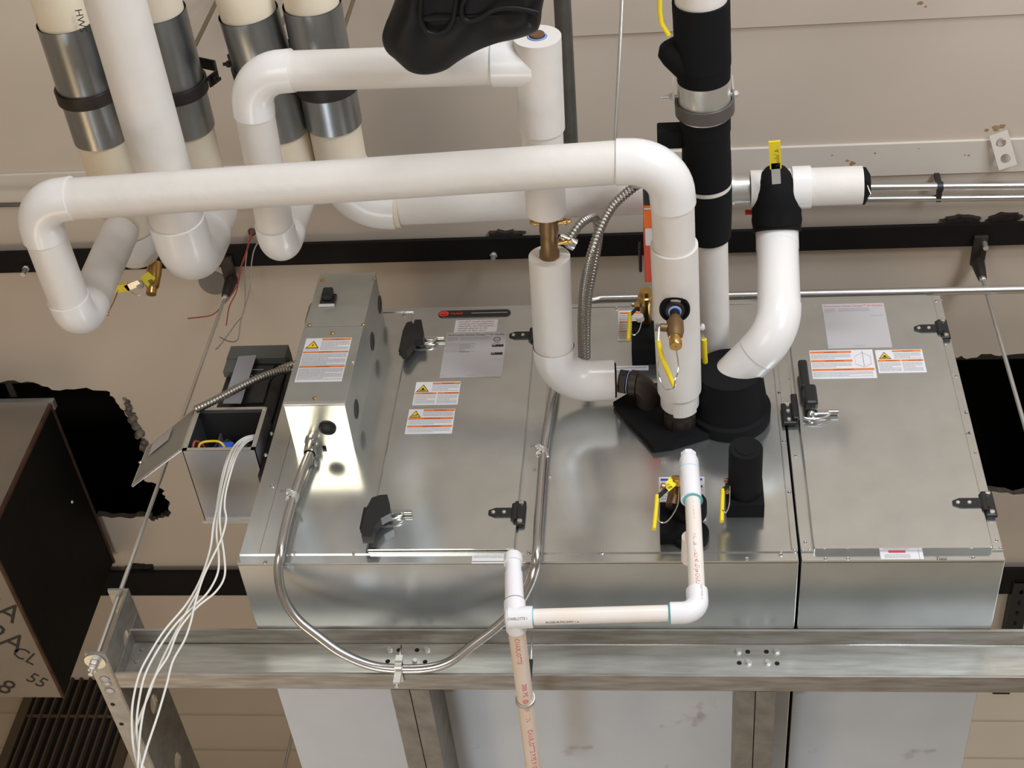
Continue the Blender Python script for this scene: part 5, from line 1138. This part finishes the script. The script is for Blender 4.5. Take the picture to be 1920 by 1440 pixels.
# valve with yellow tag hanging under the left pipe end
tv = thing('ball_valve', 'brass valve with a yellow lever and yellow paper tag under the left pipe end', 'valve', at(285, 540, z=.64))
a = at(288, 515, z=.69); MB().lathe(a, (.0, .5, -1), [(-.03, 0), (-.03, .016), (0, .018), (.03, .016), (.035, .012), (.05, .012), (.05, 0)], 16).build('body', BRASS, tv)
MB().lathe(at(264, 533, z=.655), (-.3, -.6, -1), [(0, 0), (0, .010), (.006, .010), (.007, 0)], 12).build('stem_nut', STEEL, tv)
a, b = at(262, 530, z=.65), at(236, 541, z=.65); plank(a, b, .016, .003, STEEL, 'steel_arm', tv); plank(b + (a-b)*.2, at(210, 544, z=.65), .020, .006, YEL, 'yellow_grip', tv)
tg = [at(x, y, z=.64) for x, y in ((263, 520), (277, 509), (292, 521), (277, 538))]
tt = MB().prism(tg, (0, 0, -.001)).build('yellow_tag', YTAG, tv)
s = Sheet(tg[0].lerp(tg[3], .3) + V((.003, 0, -.0015)), tg[3] - tg[0], tg[1] - tg[0], [INK]); s.n = V((0, 0, -1)); s.h = 0
for i in range(5): s.rect(.004 + i*.0028, .008, .0055 + i*.0028, .020, INK)
s.build('tag_print', tt)
MB().tube(smoothpath([at(220, 548, z=.645), at(212, 568, z=.64), at(203, 584, z=.64)], 5), .0016, 6).build('chain', BRASS, tv)
MB().tube(smoothpath([at(245, 547, z=.645), at(258, 554, z=.645), at(276, 552, z=.645)], 5), .0016, 6).build('chain', STEEL, tv)
MB().lathe(at(202, 586, z=.64), (0, 0, -1), [(0, 0), (0, .004), (.006, .005), (.008, 0)], 10).build('chain_end', BRASS, tv)

# ================= PVC CONDENSATE =================
yP = -0.105
pv = thing('drain_pipe', 'white plastic condensate pipe with a capped riser, dropping and running left under the cabinet', 'pipe', at(1310, 1145, y=yP))
V1 = at(1291, 858, y=yP); V2 = at(1309, 1148, y=yP); X2 = at(966, 1158, y=yP)
dV = (V2 - V1).normalized(); dX = (X2 - V2).normalized()
vc = at(1299, 938, y=yP)
MB().tube([vc - dV*.02, V2 - dV*.03], .0150, 24).build('straight_pipe', PVCT, pv)
MB().lathe(V1, dV, [(0, 0), (0, .0165), (.004, .0175), (.012, .0195), ((vc - V1).length - .001, .0205), ((vc - V1).length, .0160)], 30).build('upper_coupling', PVC, pv)
MB().lathe(V1 - dV * .012, dV, [(0, 0), (0, .0140), (.003, .0160), (.014, .0165), (.014, 0)], 8, 0, True).build('hex_plug', PVC, pv)
MB().lathe(vc + dV*.0005, dV, [(0, .0150), (0, .0195), (.0012, .0195), (.0012, .0150)], 30).build('primer_ring', PRIMER, pv)
MB().lathe(at(1292, 882, y=yP), dV, [(0, .0192), (.0, .0203), (.003, .0203), (.003, .0192)], 30).build('primer_ring', mat('faint_primer', (0.55, 0.76, 0.80), 0.4), pv)
# branch to the cabinet and small trap piece behind
tb = at(1297, 1000, y=yP); q = at(1294, 1000, y=-.02)
MB().tube([V((tb.x - .004, yP + .01, tb.z - 0.0)), V((q.x - .004, -.02, tb.z + .01))], .0150, 20).build('branch_pipe', PVCT, pv)
el = arc(V2, V1, X2, .028, 12); m = MB(); m.tube([el[0] - dV*.022] + el + [el[-1] + dX*.022], .0200, 28); m.build('elbow', PVC, pv)
MB().tube([el[-1] + dX*.02, X2 - dX*.03], .0150, 24).build('straight_pipe', PVCT, pv)
MB().lathe(el[-1] + dX * .0222, dX, [(0, .0150), (0, .0185), (.001, .0185), (.0035, .0153)], 28).build('primer_ring', PRIMER, pv)
MB().lathe(X2 - dX * .0335, dX, [(0, .0151), (.002, .0154), (.0025, .0185), (.0025, .0150)], 28).build('primer_ring', PRIMER, pv)
tv_ = at(962, 1050, y=yP); up = (tv_ - X2); dU = up.normalized(); dY = (at(1003, 1460, z=X2.z + .0) - X2).normalized()
m = MB(); m.tube([X2 - dX*.032, X2 + dX*.012], .0203, 28); m.tube([X2 - dU*.0, X2 + dU*.034], .0200, 28); m.lathe(X2, dX, [(.010, .0200), (.016, .017), (.019, .010), (.020, 0)], 28); m.tube([X2, X2 + dY*.030], .0195, 28); m.build('tee', PVC, pv)
MB().lathe(X2 + dU * .0345, dU, [(0, .0180), (0, .0202), (.0015, .0202), (.0015, .018)], 28).build('joint_line', INKG, pv)
Lu = up.length; MB().lathe(X2 + dU * .036, dU, [(0, .0175), (Lu*.5, .0165), (Lu*.5, .0150), (Lu - .045, .0150), (Lu - .045, .0178), (Lu - .028, .0178), (Lu - .024, .0160), (Lu - .024, .0)], 28).build('vent_riser', PVC, pv)
pend = at(1004, 1470, z=X2.z)
dp = thing('drain_pipe', 'pinkish plastic pipe with red lettering running back under the frame from the white tee', 'pipe', X2 + dY*.2)
MB().tube([X2 + dY*.020, pend + dY*.25], .0160, 28).build('straight_pipe', PVCP, dp)
# lettering along a cylinder
def ctext(root, A, B, r, txt, s0, size, m_, ang, length=None, flip=1):
    A, B = V(A), V(B); ax = (B - A).normalized(); c = (CAMPOS - A); n = (c - ax * c.dot(ax)).normalized(); u = ax.cross(n).normalized() * flip
    vs, fs = glyphs(txt); Lx = max(p.x for p in vs); sx = (length / Lx) if length else size
    out = []
    for p in vs:
        a_ = ang + (p.y - .35) * size / r; out.append(A + ax * (s0 + p.x * sx) + (n * math.cos(a_) + u * math.sin(a_)) * (r + .0003))
    MB().add(out, fs).build('pipe_lettering', m_, root)
X3 = X2 + dY * .02
ctext(dp, X3, pend, .016, 'CHARLOTTE', .020, .012, INKR, -.1, .075, -1); ctext(dp, X3, pend, .016, '200 PSI @ 73F  1 IN', .155, .013, INKR, .1, .12, -1); ctext(dp, X3, pend, .016, 'CHARLOTTE PIPE PVC-I-120 SCH 40 NSF-pw', .30, .014, INKR, .15, .26, -1)
ctext(pv, V1, V2, .015, 'ASTM D1785 SCH 40', (vc - V1).length + .012, .010, INKR, .42, .05, -1); ctext(pv, V1, V2, .015, 'PVC 1120 1 IN SCH 40 NSF-pw CHARLOTTE', (vc - V1).length + .10, .012, INKR, .25, .14, -1)
ctext(pv, X2, V2, .015, 'IN-LINE 40 PVC-DWV 1 in', .055, .007, INK, -.75, .060, -1); ctext(pv, X2, V2, .0203, 'CHARLOTTE 1', -.012, .007, INK, -.1, .035, -1)
ctext(pv, V2 - dV * .05, V2, .0200, 'NSF PVC 1', .0, .006, INKG, .45, .034, -1)
# band hanger holding the pink pipe
hb = ring_at(X3, pend, .0175, 1325); ph_ = thing('pipe_hanger', 'small steel loop holding the pinkish plastic pipe under the frame', 'pipe hanger', hb)
MB().lathe(hb - dY * .005, dY + V((0, 0, .15)), [(0, .0168), (0, .0195), (.010, .0195), (.010, .0168)], 28).build('loop', STEEL, ph_)
q = at(994, 1262, y=BY0 - .004); m = MB(); m.box((q.x - .004, BY0 - .008, BB - .022), (q.x + .004, BY0 - .001, BB + .035), 0, .001); m.build('beam_jaw', BLACK, ph_)
MB().tube([V((q.x, BY0 - .004, BB + .03)), V((q.x - .002, BY0 - .004, BT - .02))], .0022, 8).build('screw', STEEL, ph_)
MB().tube([V((q.x, BY0 - .004, BB - .02)), hb + V((.016, 0, .010))], .0016, 8).build('wire', STEEL, ph_)

n1d = (N1b - N1a).normalized(); ctext(r1, at(141, -6, z=NZ), N1b, RN, 'HWS', .0, .020, INK, 0.0, .050, -1)

# ================= BLACK SHEET AT THE TOP =================
BS = [(1016, 20), (1013, 44), (1004, 60), (972, 72), (935, 80), (902, 92), (878, 104), (858, 116), (838, 130), (815, 138), (790, 140), (768, 134), (752, 121), (740, 110), (727, 99), (719, 84), (717, 66), (723, 44), (733, 20), (744, -10), (760, -60), (830, -90), (960, -90), (1022, -50)]
zs = zD - 0.12
O = [at(x, y, z=zs) for x, y in BS]; n0 = len(O)
# dense closed outline
dense = []
for i in range(n0):
    P = [O[(i + k - 1) % n0] for k in range(4)]
    for k in range(4):
        t = k / 4; a, b, c, d = P; dense.append(0.5 * ((2*b) + (-a + c)*t + (2*a - 5*b + 4*c - d)*t*t + (-a + 3*b - 3*c + d)*t*t*t))
n = len(dense); sA_, sB_ = at(985, 20, z=zs), at(790, 30, z=zs); vs = []; fs = []; K = 10
up_ = V((0, -.35, -1)).normalized()
def med(p):
    t = max(0, min(1, (p - sA_).dot(sB_ - sA_) / (sB_ - sA_).length_squared)); return sA_.lerp(sB_, t)
for sgn in (1, -1):
    for k in range(K + 1):
        th_a = math.pi / 2 * k / K
        for p in dense:
            mm_ = med(p); q = mm_ + (p - mm_) * math.cos(th_a * .97)
            bump = 0.010 * noise.noise(q * 14) + 0.006 * math.sin(q.x * 60 + q.y * 25)
            vs.append(q + up_ * sgn * (0.040 * math.sin(th_a) + (bump if k > 2 else 0) * math.sin(th_a)))
base = 0
for h in range(2):
    o_ = h * (K + 1) * n
    for k in range(K):
        for i in range(n): fs.append((o_ + k*n + i, o_ + k*n + (i+1) % n, o_ + (k+1)*n + (i+1) % n, o_ + (k+1)*n + i))
    fs.append(tuple(o_ + K*n + i for i in range(n)))
bs = thing('rubber_sheet', 'folded black rubber sheet hanging over the open pipe end at the top', 'rubber sheet', at(860, 60, z=zs))
MB().add(vs, fs, 0, True).build('body', RUBSH, bs)
for loop in ([(796, -30), (790, 10), (790, 40), (800, 62), (818, 68), (838, 60), (850, 40), (855, 15), (862, -30)], [(1010, 28), (970, 20), (930, 22), (900, 38), (880, 44), (868, 34), (868, 12), (880, -10)]):
    P = [at(x, y, z=zs - .041) + V((0, -.006, -.004)) for x, y in loop]; MB().tube(smoothpath(P, 8), .0042, 12).build('fold_ridge', RUBSH, bs)

# ================= LOOSE CABLES =================
def cable(L, lab, r=0.0021, y=-.05, m_=WIREW, grp='white cables hanging from the wiring box'):
    pts = []
    for i, (px, py) in enumerate(L):
        yy = y if py > 850 else (0.02 if i == 0 else (-0.006 if py < 830 else y * .5))
        pts.append(at(px, py, y=yy))
    return single(MB().tube(smoothpath(pts, 8), r, 8), 'white_cable' if m_ is WIREW else 'loose_wire', m_, lab, 'cable', grp if m_ is WIREW else None)
cable([(486, 815), (460, 820), (440, 836), (428, 862), (418, 900), (408, 950), (400, 985), (394, 1030), (376, 1085), (350, 1132), (310, 1180), (284, 1220), (262, 1262), (250, 1310), (247, 1350), (250, 1400), (262, 1450)], 'white cable farthest left in the hanging bundle, swinging lowest to the left', y=-.052)
cable([(487, 817), (462, 822), (444, 838), (432, 866), (422, 905), (410, 960), (406, 1000), (410, 1040), (408, 1075), (390, 1110), (362, 1138), (330, 1170), (300, 1212), (274, 1260), (262, 1305), (256, 1360), (262, 1420), (270, 1460)], 'white cable with printed marks, second in the hanging bundle', y=-.058)
cable([(488, 819), (464, 824), (447, 842), (434, 870), (420, 915), (412, 965), (414, 1000), (420, 1040), (421, 1080), (404, 1110), (368, 1140), (336, 1180), (315, 1230), (290, 1270), (272, 1320), (262, 1380), (258, 1450)], 'white cable bulging farthest right, crossing the others below the box', y=-.064)
cable([(489, 821), (466, 827), (449, 845), (437, 872), (424, 920), (421, 950), (424, 975), (415, 1010), (396, 1050), (380, 1085), (366, 1130), (358, 1165), (346, 1200), (324, 1240), (312, 1285), (296, 1340), (276, 1400), (262, 1450)], 'white cable ending on the right side of the bundle at the bottom', y=-.070)
cable([(486, 816), (458, 821), (438, 838), (424, 866), (414, 905), (405, 960), (398, 1010), (386, 1060), (372, 1104), (348, 1150), (322, 1200), (296, 1255), (280, 1300), (262, 1345), (250, 1395), (272, 1445)], 'white cable running straightest down the middle of the bundle', y=-.046)
# loose red and grey wires from the ceiling
def lw(L, z0, z1, lab, m_): 
    n_ = len(L); return single(MB().tube(smoothpath([at(px, py, z=z0 + (z1 - z0) * i / (n_ - 1)) for i, (px, py) in enumerate(L)], 6), .0017, 6), 'loose_wire', m_, lab, 'wire')
lw([(472, 432), (462, 470), (452, 500), (445, 535), (420, 570), (398, 590), (372, 595), (352, 597)], 1.19, .98, 'loose red wire with its end flicked to the left, above the motor drive', WIRER)
lw([(474, 434), (460, 480), (449, 510), (444, 545), (430, 575), (425, 605), (424, 610)], 1.19, .97, 'loose red wire hanging with its bare end downward, above the motor drive', WIRER)
lw([(468, 440), (460, 500), (458, 580), (440, 610), (412, 648), (404, 655)], 1.19, .93, 'thin grey wire hanging to the left corner of the motor drive', WIREG)
lw([(490, 445), (476, 470), (470, 510), (468, 545), (452, 600), (446, 636), (430, 640), (412, 632)], 1.19, .93, 'thin grey wire with a curled end just above the motor drive', WIREG)
p = at(473, 434, z=ZC); single(MB().lathe(p, (0, 0, -1), [(0, 0), (0, .012), (.012, .008), (.014, 0)], 7, 0, True), 'wire_stub', CRUMB, 'small dark wire opening in the ceiling where the loose wires come out', 'wire opening')
